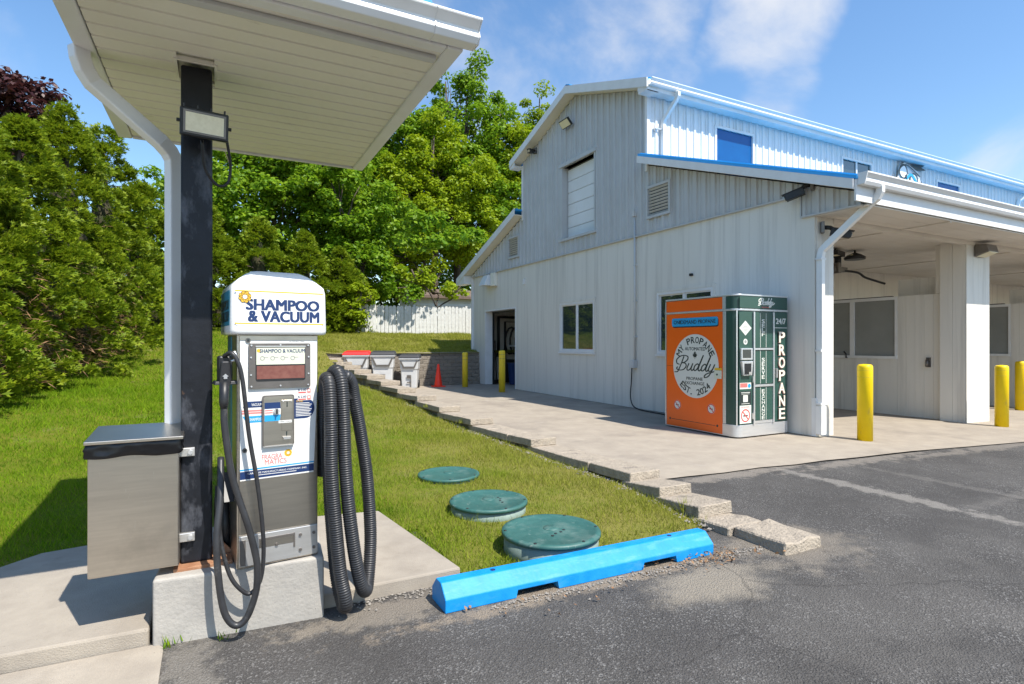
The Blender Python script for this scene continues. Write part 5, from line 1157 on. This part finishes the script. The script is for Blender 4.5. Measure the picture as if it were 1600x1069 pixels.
# crown profile: arched across the width
def arch(p):
    x, y, z = p
    if z > 1.44:
        u = (x-(X0+X1)/2)/((X1-X0)/2); z = z+max(0, (1-u*u))*.018*min(1, (z-1.44)/.04)
    return (x, y, z)
vs = [arch(p) for p in vs]
b.add(vs, [(j*nn+i, j*nn+(i+1) % nn, (j+1)*nn+(i+1) % nn, (j+1)*nn+i) for j in range(len(rings)-1) for i in range(nn)], True); b.add(vs, [tuple(range(nn))[::-1], tuple(range((len(rings)-1)*nn, len(rings)*nn))], True)
dome = b.build('dome_cover', 'white_gloss', VM)
dfc = Face((X0, Yf+.0005, 1.21), (1, 0, 0)); dw_ = X1-X0
dl = dfc.rect('front_label', 'white_gloss', .028, dw_-.028, .045, .225, dome, .0005, .0015)
for z in (.218, .052): dfc.rect('gold_line', 'gold', .022, dw_-.022, z, z+.0065, dome, .0005, .0022)
dfc.letters('letter', 'navy', 'SHAMPOO', .075, .435, .127, .180, dl, bold=.075, d0=.0015, d1=.0028); dfc.letters('letter', 'navy', '& VACUUM', .085, .435, .066, .120, dl, bold=.075, d0=.0015, d1=.0028)
for k in range(8): dfc.disc('flower_petal', 'gold', .068+.019*math.cos(k*.785+.3), .190+.019*math.sin(k*.785+.3), .0115, dl, .003, .0036+.0001*(k % 2), 14)
for k in range(8): dfc.ring('flower_outline', 'ink', .068+.019*math.cos(k*.785+.3), .190+.019*math.sin(k*.785+.3), .0105, .0125, dl, .0038, .0042, 14)
dfc.disc('flower_centre', 'white_gloss', .068, .190, .0105, dl, .0043, .0050, 14)
sl = []
for a in range(90, 271, 30): sl.append((.158+.013*math.cos(R(a)), .200+.011*math.sin(R(a))))
for a in range(-90, 91, 30): sl.append((.385+.013*math.cos(R(a)), .200+.011*math.sin(R(a))))
dfc.ribbon('slot_outline', 'cart', [sl+sl[:1]], .003, dl, .0015, .0024)
dsf = Face((X0+.0005, Yb, 1.21), (0, -1, 0)); s = dsf.rect('side_label', 'teal_side', .06, Yb-Yf-.03, .045, .225, dome, .0005, .0015); dsf.letters('letter', 'ink', 'SHAMPOO', .08, Yb-Yf-.04, .127, .178, s, bold=.03, d0=.0015, d1=.0028); dsf.letters('letter', 'ink', '& VACUUM', .08, Yb-Yf-.04, .066, .118, s, bold=.03, d0=.0015, d1=.0028)
# hoses live in world coordinates: convert into the machine's frame
VM_inv = (Matrix.Translation(VM.location) @ Matrix.Rotation(R(5.3), 4, 'Z')).inverted()
loc_ = lambda p: VM_inv @ Vector(p)
def corr(path, r, name, parent, pitch=.0125, seg=14):
    pts = resample(spline(path, 10), pitch/4); rr = [r*(1.0, .965, .86, .965)[i % 4] for i in range(len(pts))]
    return MB().tube([loc_(p) for p in pts], rr, seg).build(name, 'rubber', parent)
RH = .0365
hose = corr([(.53, 3.32, .75), (.525, 3.28, 1.05), (.525, 3.25, 1.25), (.525, 3.20, 1.30), (.527, 3.13, 1.29), (.530, 3.10, 1.2), (.532, 3.09, 1.0), (.535, 3.09, .80), (.553, 3.09, .55), (.578, 3.09, .28), (.60, 3.08, .15), (.61, 3.1, .082), (.605, 3.16, .075), (.585, 3.22, .2), (.565, 3.235, .45), (.55, 3.245, .72), (.548, 3.25, 1.05), (.55, 3.24, 1.24), (.56, 3.20, 1.325), (.575, 3.15, 1.34), (.59, 3.115, 1.28), (.60, 3.105, 1.1), (.607, 3.10, .85), (.625, 3.09, .60), (.655, 3.09, .36), (.69, 3.10, .19), (.722, 3.14, .125), (.75, 3.2, .135), (.775, 3.25, .26), (.785, 3.28, .42), (.77, 3.29, .70), (.735, 3.285, .95), (.695, 3.265, 1.15), (.67, 3.24, 1.26), (.63, 3.21, 1.31), (.58, 3.22, 1.29), (.54, 3.27, 1.18), (.525, 3.33, .9)], RH, 'vacuum_hose', VM)
MB().bar(loc_((.48, 3.26, 1.20)), loc_((.68, 3.24, 1.20)), .03, .04).build('hose_hook', 'black', VM)
# shampoo nozzle, its holster and the smooth cable hose
q = lambda p: tuple(loc_(p))
NB = bx(-.085, -.02, -.01, .07, .965, 1.10).build('nozzle_holster', 'black', VM, bevel=.01)
MB().hexa([(-.105, -.03, .955), (.0, -.03, .955), (.0, .09, .955), (-.105, .09, .955)], [(-.10, -.025, .972), (.0, -.025, .972), (.0, .085, .972), (-.10, .085, .972)]).build('holster_shelf', 'black', VM, bevel=.003)
nzo = MB().hexa([(-.083, -.035, .96), (-.028, -.035, .96), (-.028, -.01, .96), (-.083, -.01, .96)], [(-.075, -.045, 1.075), (-.038, -.045, 1.075), (-.038, -.011, 1.075), (-.075, -.011, 1.075)]).build('nozzle', 'rubber', VM, bevel=.008)
MB().prism([(-.008, 0), (.008, 0), (.008, .012), (.014, .012), (0, .026), (-.014, .012), (-.008, .012)], (-.056, -.0362, .985), (1, 0, 0), (0, -.08, 1), (0, -1, 0), 0.002, .006).build('arrow_mark', 'alu', nzo)
MB().tube([q((.030, 3.14, 1.30)), q((.027, 3.135, 1.2)), q((.028, 3.13, 1.17))], [.023, .021, .016], 14).build('nozzle_grip', 'black', nzo)
MB().tube([(-.03, -.02, 1.115), (-.012, -.03, 1.12), (-.006, -.03, 1.10), (-.012, -.03, 1.08), (-.03, -.03, 1.072)], .006, 8).build('hook_ring', 'alu', VM)
c1 = [(.028, 3.135, 1.19), (.03, 3.13, 1.09), (.046, 3.125, .95), (.065, 3.12, .83), (.1, 3.115, .70), (.135, 3.11, .582), (.165, 3.11, .45), (.178, 3.11, .36), (.172, 3.11, .25), (.135, 3.11, .135), (.092, 3.11, .095), (.052, 3.115, .12), (.022, 3.12, .2), (.002, 3.13, .36), (-.004, 3.15, .53), (.012, 3.2, .72), (.015, 3.3, .9)]
MB().tube([loc_(p) for p in spline(c1, 8)], .0165, 12).build('shampoo_hose', 'rubber', VM)
c2 = [(.03, 3.2, 1.43), (.06, 3.16, 1.445), (.09, 3.15, 1.40), (.112, 3.148, 1.3), (.141, 3.146, 1.03), (.178, 3.144, .79), (.203, 3.144, .56), (.208, 3.146, .40), (.195, 3.15, .29), (.165, 3.155, .235), (.125, 3.155, .23), (.06, 3.155, .32), (.018, 3.17, .48), (.0, 3.2, .66), (-.002, 3.3, .75)]
MB().tube([loc_(p) for p in spline(c2, 8)], .0105, 10).build('control_cable', 'rubber', VM)
# spare hose coil behind the post
HC = thing('hose_coil', 'black hose coil standing on the plinth between post and machine', 'hose', (.03, 3.6, .33))
MB().tube([(.02+.02*math.sin(k*.15), 3.62+.11*math.cos(k*.42), .46+.15*math.sin(k*.42)) for k in range(46)], .022, 8).build('coil', 'rubber', HC)
bx(-.01, .06, 3.56, 3.72, .329, .40).build('coil_stand', 'black', HC)

# ------------------------------------------------------------------ fence and shed
FN = thing('picket_fence', 'white dog-eared picket fence along the back lawn', 'fence', (7.6, 23.2, 1.85))
x = 5.0; k = 0
while x < 12.6:
    z0 = float(zl(x, 23.2))-.03; h = 1.2+random.uniform(-.03, .03); w = .148; t_ = random.uniform(-.012, .012)
    MB().prism([(0, 0), (w, 0), (w+t_, h-.06), (w*.72+t_, h), (w*.28+t_, h), (t_, h-.06)], (x, 23.2, z0), (1, 0, 0), (0, 0, 1), (0, 1, 0), 0, .022).build('picket', 'picket', FN); x += .165; k += 1
for dz in (.3, .95): MB().bar((4.9, 23.26, float(zl(5, 23.2))+dz), (12.6, 23.26, float(zl(12.6, 23.2))+dz), .04, .09).build('rail', 'picket', FN)
for x in (5.0, 7.4, 9.8, 12.2): bx(x, x+.1, 23.29, 23.39, 1.6, 3.1).build('post', 'picket', FN)
SH = thing('garden_shed', 'white clapboard shed with brown roof behind the picket fence', 'shed', (11.5, 29.5, 2.0))
bx(9.15, 16.0, 28.65, 31.2, 1.6, 3.95).build('wall', 'shed_wall', SH)
z = 1.9
while z < 3.9:
    MB().hexa([(9.13, 28.6, z), (16.02, 28.6, z), (16.02, 28.65, z), (9.13, 28.65, z)], [(9.13, 28.63, z+.185), (16.02, 28.63, z+.185), (16.02, 28.65, z+.185), (9.13, 28.65, z+.185)]).build('clapboard', 'shed_wall', SH)
    MB().hexa([(9.10, 28.65, z), (9.15, 28.65, z), (9.15, 31.2, z), (9.10, 31.2, z)], [(9.13, 28.65, z+.185), (9.15, 28.65, z+.185), (9.15, 31.2, z+.185), (9.13, 31.2, z+.185)]).build('clapboard', 'shed_wall', SH); z += .19
MB().prism([(28.3, 3.86), (28.3, 3.96), (29.9, 4.45), (31.5, 3.96), (31.5, 3.86), (29.9, 4.35)], (0, 0, 0), (0, 1, 0), (0, 0, 1), (1, 0, 0), 8.95, 16.3).build('roof', 'shed_roof', SH)
MB().prism([(28.65, 3.951), (29.9, 4.33), (31.2, 3.951)], (0, 0, 0), (0, 1, 0), (0, 0, 1), (1, 0, 0), 9.15, 9.2).build('gable', 'shed_wall', SH)
bx(8.95, 16.3, 28.26, 28.298, 3.83, 3.97).build('fascia', 'shed_roof', SH)

# ------------------------------------------------------------------ trees
def limb(b, a, c, r0, r1, seg=7, wob=.15):
    a, c = Vector(a), Vector(c); pts = [a.lerp(c, t)+Vector((random.uniform(-1, 1), random.uniform(-1, 1), 0))*wob*math.sin(math.pi*t) for t in (0, .25, .5, .75, 1)]
    b.tube(pts, [r0+(r1-r0)*t for t in (0, .25, .5, .75, 1)], seg)
def cedar(x, y, h, r, label, seed, nclump=170, nspray=75, group='cedars of the tall hedge', size=1., lean=0., dead=False):
    g = np.random.default_rng(seed); z0 = float(zl(x, y))-.05
    t = thing('cedar_tree', label, 'tree', (x, y, z0), world=False, group=group)
    b = MB(); random.seed(seed); limb(b, (0, 0, 0), (0, 0, h*.93), .13, .02)
    for k in range(14):
        a = random.uniform(0, 6.28); zz = random.uniform(.06, .8)*h; q = r*.7*(1-(zz/h)**1.6); limb(b, (0, 0, zz), (q*math.cos(a), q*math.sin(a), zz+.25), .03, .008, 5, .1)
    b.build('trunk', 'bark', t)
    hh = g.beta(1.05, 1.25, nclump); ang = g.uniform(0, 2*np.pi, nclump)
    prof = lambda q: r*np.clip(1-q**1.75, .02, 1)*(.90+.1*np.clip(q/.12, 0, 1))
    rad = prof(hh)*g.uniform(.60, 1.10, nclump)*(1+.14*np.sin(3*ang+hh*9+seed)+.08*np.sin(7*ang-hh*17))
    C = np.stack([rad*np.cos(ang), rad*np.sin(ang), .12+hh*h*.97], 1)
    out_ = unit(np.stack([np.cos(ang), np.sin(ang), np.full(nclump, .35)], 1))
    cr = g.uniform(.17, .44, nclump)*(.6+.4*size)
    idx = np.repeat(np.arange(nclump), nspray); N = len(idx)
    d = unit(g.normal(size=(N, 3))); d = unit(d+out_[idx]*.9)
    rr = cr[idx]*g.uniform(.25, 1.05, N)
    pos = C[idx]+d*rr[:, None]*np.array([1, 1, .62]); pos[:, 2] -= .35*np.linalg.norm(pos[:, :2]-C[idx][:, :2], axis=1)*(rr/cr[idx])
    axis = unit(d*.9+out_[idx]*.7+np.array([0, 0, .25])+g.normal(size=(N, 3))*.35)
    nrm = unit(np.cross(axis, g.normal(size=(N, 3)))); nrm = np.where((nrm[:, 2] < 0)[:, None], -nrm, nrm)
    nrm = unit(nrm+np.array([0, 0, .35])); 
    s = g.uniform(.65, 1.25, N)*size
    co = leaf_quads(pos, nrm, axis, .075*s, .021*s, .15)
    # side sprigs make each spray feathery
    u = unit(axis-nrm*np.sum(axis*nrm, 1, keepdims=True)); v = np.cross(nrm, u)
    co2 = leaf_quads(pos+u*.01+v*.03*s[:, None], nrm, unit(u+v*.9), .048*s, .014*s, .15); co3 = leaf_quads(pos+u*.01-v*.03*s[:, None], nrm, unit(u-v*.9), .048*s, .014*s, .15)
    raw_mesh('foliage', np.concatenate([co, co2, co3]), 4, 'cedar', t)
    if dead:
        n = 2600; q = g.beta(1.2, 3.0, n)*.55; a = g.uniform(0, 6.28, n); pr = prof(q)*g.uniform(.55, 1.0, n)
        P_ = np.stack([pr*np.cos(a), pr*np.sin(a), .1+q*h], 1); ax = unit(np.stack([np.cos(a), np.sin(a), g.uniform(-.9, .4, n)], 1)+g.normal(size=(n, 3))*.4); nr = unit(np.cross(ax, g.normal(size=(n, 3))))
        raw_mesh('dead_twigs', leaf_quads(P_, nr, ax, g.uniform(.04, .13, n), g.uniform(.004, .010, n)), 4, 'dry', t)
    # solid dark core added inside the crown, its colour standing in for shade
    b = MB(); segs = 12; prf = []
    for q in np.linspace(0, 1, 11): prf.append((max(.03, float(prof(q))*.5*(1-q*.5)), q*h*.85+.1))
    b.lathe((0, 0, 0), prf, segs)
    o = b.build('dark_core', 'cedar_dark', t)
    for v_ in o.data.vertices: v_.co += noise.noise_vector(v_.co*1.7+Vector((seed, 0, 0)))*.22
    return t
CED = [(-3.9, 10.2, 4.3, 1.35, 'near cedar at the left end of the hedge with brown bare patches low down', 11), (-3.85, 12.3, 5.0, 1.6, 'bushy cedar standing second from the left end of the hedge', 12), (-3.5, 14.6, 5.2, 1.6, 'tall cedar whose tip shows just left of the downspout', 13), (-3.25, 17.0, 6.1, 1.7, 'cedar behind the white downspout on the left lawn edge', 14), (-2.9, 19.6, 6.1, 1.65, 'cedar directly behind the black post', 15), (-2.2, 22.0, 4.7, 1.4, 'cedar at the bend of the hedge behind the post', 16),
    (-.4, 23.2, 4.5, 1.35, 'cedar just right of the black post behind the vacuum machine', 17), (1.4, 23.6, 4.3, 1.35, 'cedar straight above the vacuum machine dome', 18), (3.1, 23.8, 4.0, 1.3, 'cedar above the dome, second from the fence', 19), (4.55, 24.0, 3.5, 1.05, 'slim last cedar at the left end of the picket fence', 20), (-5.2, 8.6, 4.4, 1.3, 'cedar at the extreme left edge, cut by the frame', 21), (-5.6, 6.6, 4.4, 1.3, 'outermost cedar beyond the left end of the hedge', 22)]
for (x, y, h, r, lab, sd) in CED:
    far = y > 18
    cedar(x, y, h, r, lab, sd, 190 if far else 250, 75 if far else 130, size=1.2 if far else .85, dead=not far)
def tree(name, label, x, y, th, lobes, m, seed, nclump, nleaf, ls, cl=(.55, 1.0), group='broadleaf trees behind the hedge', r0=.22):
    g = np.random.default_rng(seed); random.seed(seed); z0 = float(zl(min(x, 30), y))-.05
    t = thing(name, label, 'tree', (x, y, z0), world=False, group=group)
    b = MB(); limb(b, (0, 0, 0), (0, 0, th), r0, r0*.75, 9, .1)
    vol = np.array([l[3]*l[4]*l[5] for l in lobes]); pick = g.choice(len(lobes), nclump, p=vol/vol.sum()); Lb = np.array(lobes)[pick]
    d = unit(g.normal(size=(nclump, 3))); rad = g.uniform(.35, 1.0, nclump)**.55
    C = Lb[:, :3]+d*Lb[:, 3:6]*rad[:, None]
    for l in lobes:
        if l[1] < -3: continue
        limb(b, (0, 0, th*.85), (l[0], l[1], l[2]+l[5]*.3), r0*.55, .04, 7, .35)
        for k in range(4):
            e = unit(g.normal(size=(1, 3)))[0]; limb(b, (l[0]*.6, l[1]*.6, th+(l[2]-th)*.6), (l[0]+e[0]*l[3]*.8, l[1]+e[1]*l[4]*.8, l[2]+e[2]*l[5]*.8), .06, .015, 5, .25)
    b.build('trunk', 'bark', t)
    cr = g.uniform(cl[0], cl[1], nclump); idx = np.repeat(np.arange(nclump), nleaf); N = len(idx)
    dd = unit(g.normal(size=(N, 3))); pos = C[idx]+dd*(cr[idx]*g.uniform(.2, 1.0, N)**.6)[:, None]*np.array([1, 1, .62])
    pos[:, 2] -= .18*np.linalg.norm(pos[:, :2]-C[idx][:, :2], axis=1)
    nrm = unit(dd*.5+np.array([0, 0, .8])+g.normal(size=(N, 3))*.55); axis = g.normal(size=(N, 3)); s = g.uniform(.7, 1.3, N)
    raw_mesh('crown', leaf_quads(pos, nrm, axis, ls*s, ls*.62*s, .25), 4, m, t)
    return t
# lobes: x, y, z, rx, ry, rz relative to the base
tree('maple_tree', 'tall broadleaf tree whose top rises beside the canopy corner', 14.6, 36, 6, [(0, 0, 9.0, 4.6, 4.2, 4.2), (-3.2, 0, 11.5, 3.0, 3.0, 3.0), (.6, 0, 14.2, 3.4, 3.4, 3.0), (.9, 0, 18.0, 1.3, 1.3, 2.0), (-.9, 0, 16.6, 1.4, 1.4, 1.6), (3.4, 0, 15.6, 1.7, 1.7, 1.6), (4.6, 0, 12.0, 3.0, 3.0, 2.8), (-4.2, 0, 8.2, 2.6, 2.6, 2.4)], 'leaf', 31, 420, 150, .125, r0=.3)
tree('maple_tree', 'broad dark green tree behind the hedge straight over the vacuum machine', 2.6, 31.0, 3, [(0, 0, 6, 3.8, 3.4, 3.4), (-2.2, 0, 7, 2.6, 2.6, 2.6), (2.4, -.5, 7.5, 2.8, 2.8, 3.0), (.5, 0, 9.5, 3, 3, 3), (3, 0, 11, 2.4, 2.4, 2.4)], 'leaf', 32, 260, 150, .12)
tree('maple_tree', 'wide dark tree between the hedge and the yellow green tree', 8.0, 35.5, 4, [(0, 0, 8.0, 3.4, 3.2, 3.6), (-1.6, 0, 10.6, 2.8, 2.8, 2.8), (1.8, 0, 12.0, 3.0, 3.0, 3.0), (0, 0, 4.6, 3.0, 3.0, 2.0)], 'leaf', 44, 260, 150, .125)
tree('locust_tree', 'yellow green leafy tree standing in front of the tallest tree', 11.6, 33.0, 3.2, [(0, 0, 6.2, 3.0, 2.4, 2.6), (-1.8, 0, 8.6, 2.4, 2.2, 2.2), (1.7, 0, 9.6, 2.6, 2.4, 2.4), (.2, 0, 11.6, 2.0, 1.9, 1.9), (2.8, .3, 6.6, 2.2, 2.0, 2.2), (-2.2, 0, 5.2, 1.9, 1.9, 1.5)], 'leaf_yellow', 33, 300, 160, .105, (.45, .9))
tree('locust_tree', 'loose yellow green tree rising beside the left slope of the gable', 19.2, 35.0, 6, [(0, 0, 9.5, 2.8, 2.6, 2.8), (-.9, 0, 12.6, 2.2, 2.2, 2.0), (1.0, 0, 14.2, 1.6, 1.6, 1.5), (2.6, 0, 14.6, 1.3, 1.2, 1.2), (1.3, 0, 16.6, 1.4, 1.2, 1.3), (2.4, 0, 16.4, 1.0, 1.0, 1.0), (-2.0, 0, 10.6, 2.0, 2.0, 2.0)], 'leaf_yellow', 34, 170, 140, .115, (.45, .85))
tree('maple_tree', 'mid green tree filling the gap between hedge and picket fence', 6.0, 27.5, 2, [(0, 0, 3.0, 1.8, 1.7, 2.4), (.6, 0, 5.6, 2.0, 1.8, 1.7), (-1.2, .3, 6.6, 1.8, 1.8, 1.8), (2.0, .6, 2.2, 1.3, 1.0, 1.5), (1.6, -5.6, 4.1, 1.5, .8, .7), (3.2, -5.4, 4.5, 1.5, .8, .6)], 'leaf', 35, 165, 150, .105, (.4, .75), r0=.085)
tree('maple_tree', 'low spreading dark tree behind the white shed', 10.5, 40, 2, [(0, 0, 3.2, 5, 2.5, 3.2), (-5, 0, 3.2, 4, 2.5, 3), (5.5, 0, 3.5, 5, 2.5, 3.2)], 'leaf', 45, 170, 110, .15, (.7, 1.1))
tree('maple_tree', 'small leafy sapling reaching over the picket fence', 9.0, 24.8, 1.4, [(0, 0, 2.3, .9, .7, .6), (-1.2, 0, 2.8, .8, .6, .5), (1.1, .2, 2.0, .8, .7, .5)], 'leaf_yellow', 36, 24, 60, .09, (.22, .45), r0=.06)
tree('maple_tree', 'low bright shrubby sapling in front of the last cedar', 4.9, 23.0, .5, [(0, 0, 1.0, .55, .5, .6), (.25, 0, 1.7, .5, .45, .5)], 'leaf_yellow', 37, 26, 80, .075, (.2, .35), r0=.04)
tree('purple_leaf_tree', 'purple leaved tree top showing over the left cedars', -5.4, 21.0, 4, [(0, 0, 5.6, 1.3, 1.3, 1.4), (.3, 0, 6.6, .8, .8, .7), (-.4, 0, 4.6, 1.4, 1.4, 1.4)], 'leaf_purple', 38, 80, 120, .09, (.35, .6))
tree('maple_tree', 'distant broadleaf tree behind the bend of the hedge', -2.0, 33.0, 3, [(0, 0, 4.0, 3, 3, 2.4), (2.5, 0, 5.0, 2.6, 2.6, 2.4), (.5, 0, 6.4, 2.2, 2.2, 1.8)], 'leaf', 39, 120, 120, .12)

# ------------------------------------------------------------------ grass, leaves and pebbles
def grass():
    g = np.random.default_rng(5); cos = []
    for (n, xa, xb, ya, yb, w0) in ((190000, -3.4, 3.7, 2.98, 8.0, .0056), (110000, -4.2, 3.6, 8.0, 14.0, .0085), (60000, -3.6, 3.4, 14.0, 24.0, .015), (60000, 3.0, 12.0, 18.62, 24.0, .016)):
        x = g.uniform(xa, xb, n); y = g.uniform(ya, yb, n)
        k = (x < xl(np.minimum(y, 18.3))+.02) | (y > 18.5)
        ej = np.abs(g.normal(0, .035, n))
        k &= ~((x < 1.355-.105*(y-3.3)-ej) & (y < 4.84-ej) & (x > -.95)) & ~((x <= -.95) & (y < np.interp(x, [-3.4, -1.3, -1.05, -.75], [4.48, 4.55, 4.8, 4.86])-ej)) & ~((x <= 1.36) & (y < 3.32))
        k &= ~((x > 1.0) & (y < 3.2-.026*(x-1.1))) & ~((x > 2.9) & (y < 3.2+.25*np.clip(x-3.0, 0, .6)))
        for (cx_, cy_, r_) in ((2.12, 3.46, .345), (2.105, 4.48, .345), (2.22, 5.74, .322)): k &= ((x-cx_)**2+(y-cy_)**2 > r_**2)
        x, y = x[k], y[k]; n = len(x)
        # patchy density and height
        pn = np.sin(x*3.1+np.sin(y*2.3)*1.7)*np.sin(y*2.7+np.sin(x*1.9)*1.3); keep = g.uniform(0, 1, n) < .84+.16*pn; x, y, pn = x[keep], y[keep], pn[keep]; n = len(x)
        z = zl(x, y)-.006; h = g.uniform(.018, .056, n)*(1+.35*pn)*np.interp(y, [3, 8, 24], [1, 1.15, 1.8])
        tuft = g.uniform(0, 1, n) < .05; h = np.where(tuft, h*1.7, h)
        a = g.uniform(0, 2*np.pi, n); w = w0*g.uniform(.6, 1.4, n); lean = g.uniform(.1, 1.1, n)*h; la = g.uniform(0, 2*np.pi, n)
        p = np.stack([x, y, z], 1); d = np.stack([np.cos(a), np.sin(a), np.zeros(n)], 1)*w[:, None]/2
        tip = p+np.stack([np.cos(la)*lean, np.sin(la)*lean, h], 1)
        cos.append(np.stack([p-d, p+d, tip], 1).reshape(-1, 3))
    o = raw_mesh('grass', np.concatenate(cos), 3, 'grass'); tag(o, 'short mown green lawn grass with dry yellow patches', 'grass', kind='stuff')
grass()
def litter():
    g = np.random.default_rng(9)
    n = 260; x = np.concatenate([g.normal(2.62, .13, 90), g.normal(3.0, .12, 110), g.uniform(1.2, 3.6, 60)]); y = np.concatenate([g.normal(2.99, .05, 90), g.normal(2.82, .07, 110), g.uniform(2.6, 3.1, 60)])
    z = .012+g.uniform(0, .03, n); c = np.stack([x, y, z], 1); nrm = unit(g.normal(size=(n, 3))*.6+np.array([0, 0, 1])); 
    tag(raw_mesh('dry_leaves', leaf_quads(c, nrm, g.normal(size=(n, 3)), g.uniform(.008, .022, n), g.uniform(.004, .011, n), .5), 4, 'dry'), 'brown dry leaves caught around the wheel stop', 'dry leaves', kind='stuff')
    n = 1500; g2 = np.random.default_rng(4); yv = np.concatenate([g.uniform(3.2, 9, 500), g.uniform(9, 17, 300), np.zeros(700)]); xv = np.concatenate([xl(yv[:800])-np.abs(g.normal(0, .06, 800)), g.uniform(.55, 3.6, 700)])
    yv[800:] = np.where(xv[800:] < 1.36, 3.285-np.abs(g.normal(0, .045, 700)), 2.9-.026*(xv[800:]-1.1)-np.abs(g.normal(0, .045, 700)))
    zv = np.where(np.arange(n) < 800, zl(xv, yv)+.004, .006); s = g.uniform(.003, .010, n)*np.where((np.arange(n) < 800), 1.9, 1)
    off = np.array([[1, 0, 0], [0, 1, 0], [-1, 0, 0], [0, -1, 0], [0, 0, .8]]); P_ = np.stack([xv, yv, zv], 1)
    tri = [(0, 1, 4), (1, 2, 4), (2, 3, 4), (3, 0, 4)]
    jit = g.uniform(.6, 1.3, (n, 5, 1)); V = P_[:, None, :]+off[None]*s[:, None, None]*jit
    me = bpy.data.meshes.new('gravel'); me.from_pydata(V.reshape(-1, 3).tolist(), [], [tuple(i*5+k for k in t_) for i in range(n) for t_ in tri]); me.materials.append(M['pebble'])
    tag(link('gravel', me), 'loose grit and small stones along the edging and asphalt', 'gravel', kind='stuff')
litter()
def weeds():
    g = np.random.default_rng(3); cs = []
    for (x, y, z, n, h) in ((3.58, 3.62, .05, 26, .13), (-.20, 3.235, .01, 14, .06), (.02, 3.19, .01, 10, .05), (3.5, 6.9, .1, 24, .09), (3.45, 8.4, .2, 24, .1), (3.4, 9.9, .3, 20, .1), (1.55, 2.98, .02, 16, .05), (2.2, 2.97, .02, 16, .06), (3.6, 5.2, .07, 20, .08)):
        a = g.uniform(0, 6.28, n); L_ = g.uniform(.5, 1, n)*h; p = np.stack([x+g.normal(0, .03, n), y+g.normal(0, .02, n), np.full(n, z)], 1); d = np.stack([-np.sin(a), np.cos(a), np.zeros(n)], 1)*.004
        tip = p+np.stack([np.cos(a)*L_*.5, np.sin(a)*L_*.5, L_], 1); cs.append(np.stack([p-d, p+d, tip], 1).reshape(-1, 3))
    tag(raw_mesh('weeds', np.concatenate(cs), 3, 'grass'), 'small weeds sprouting along the block edging and plinth', 'weeds', kind='stuff')
weeds()
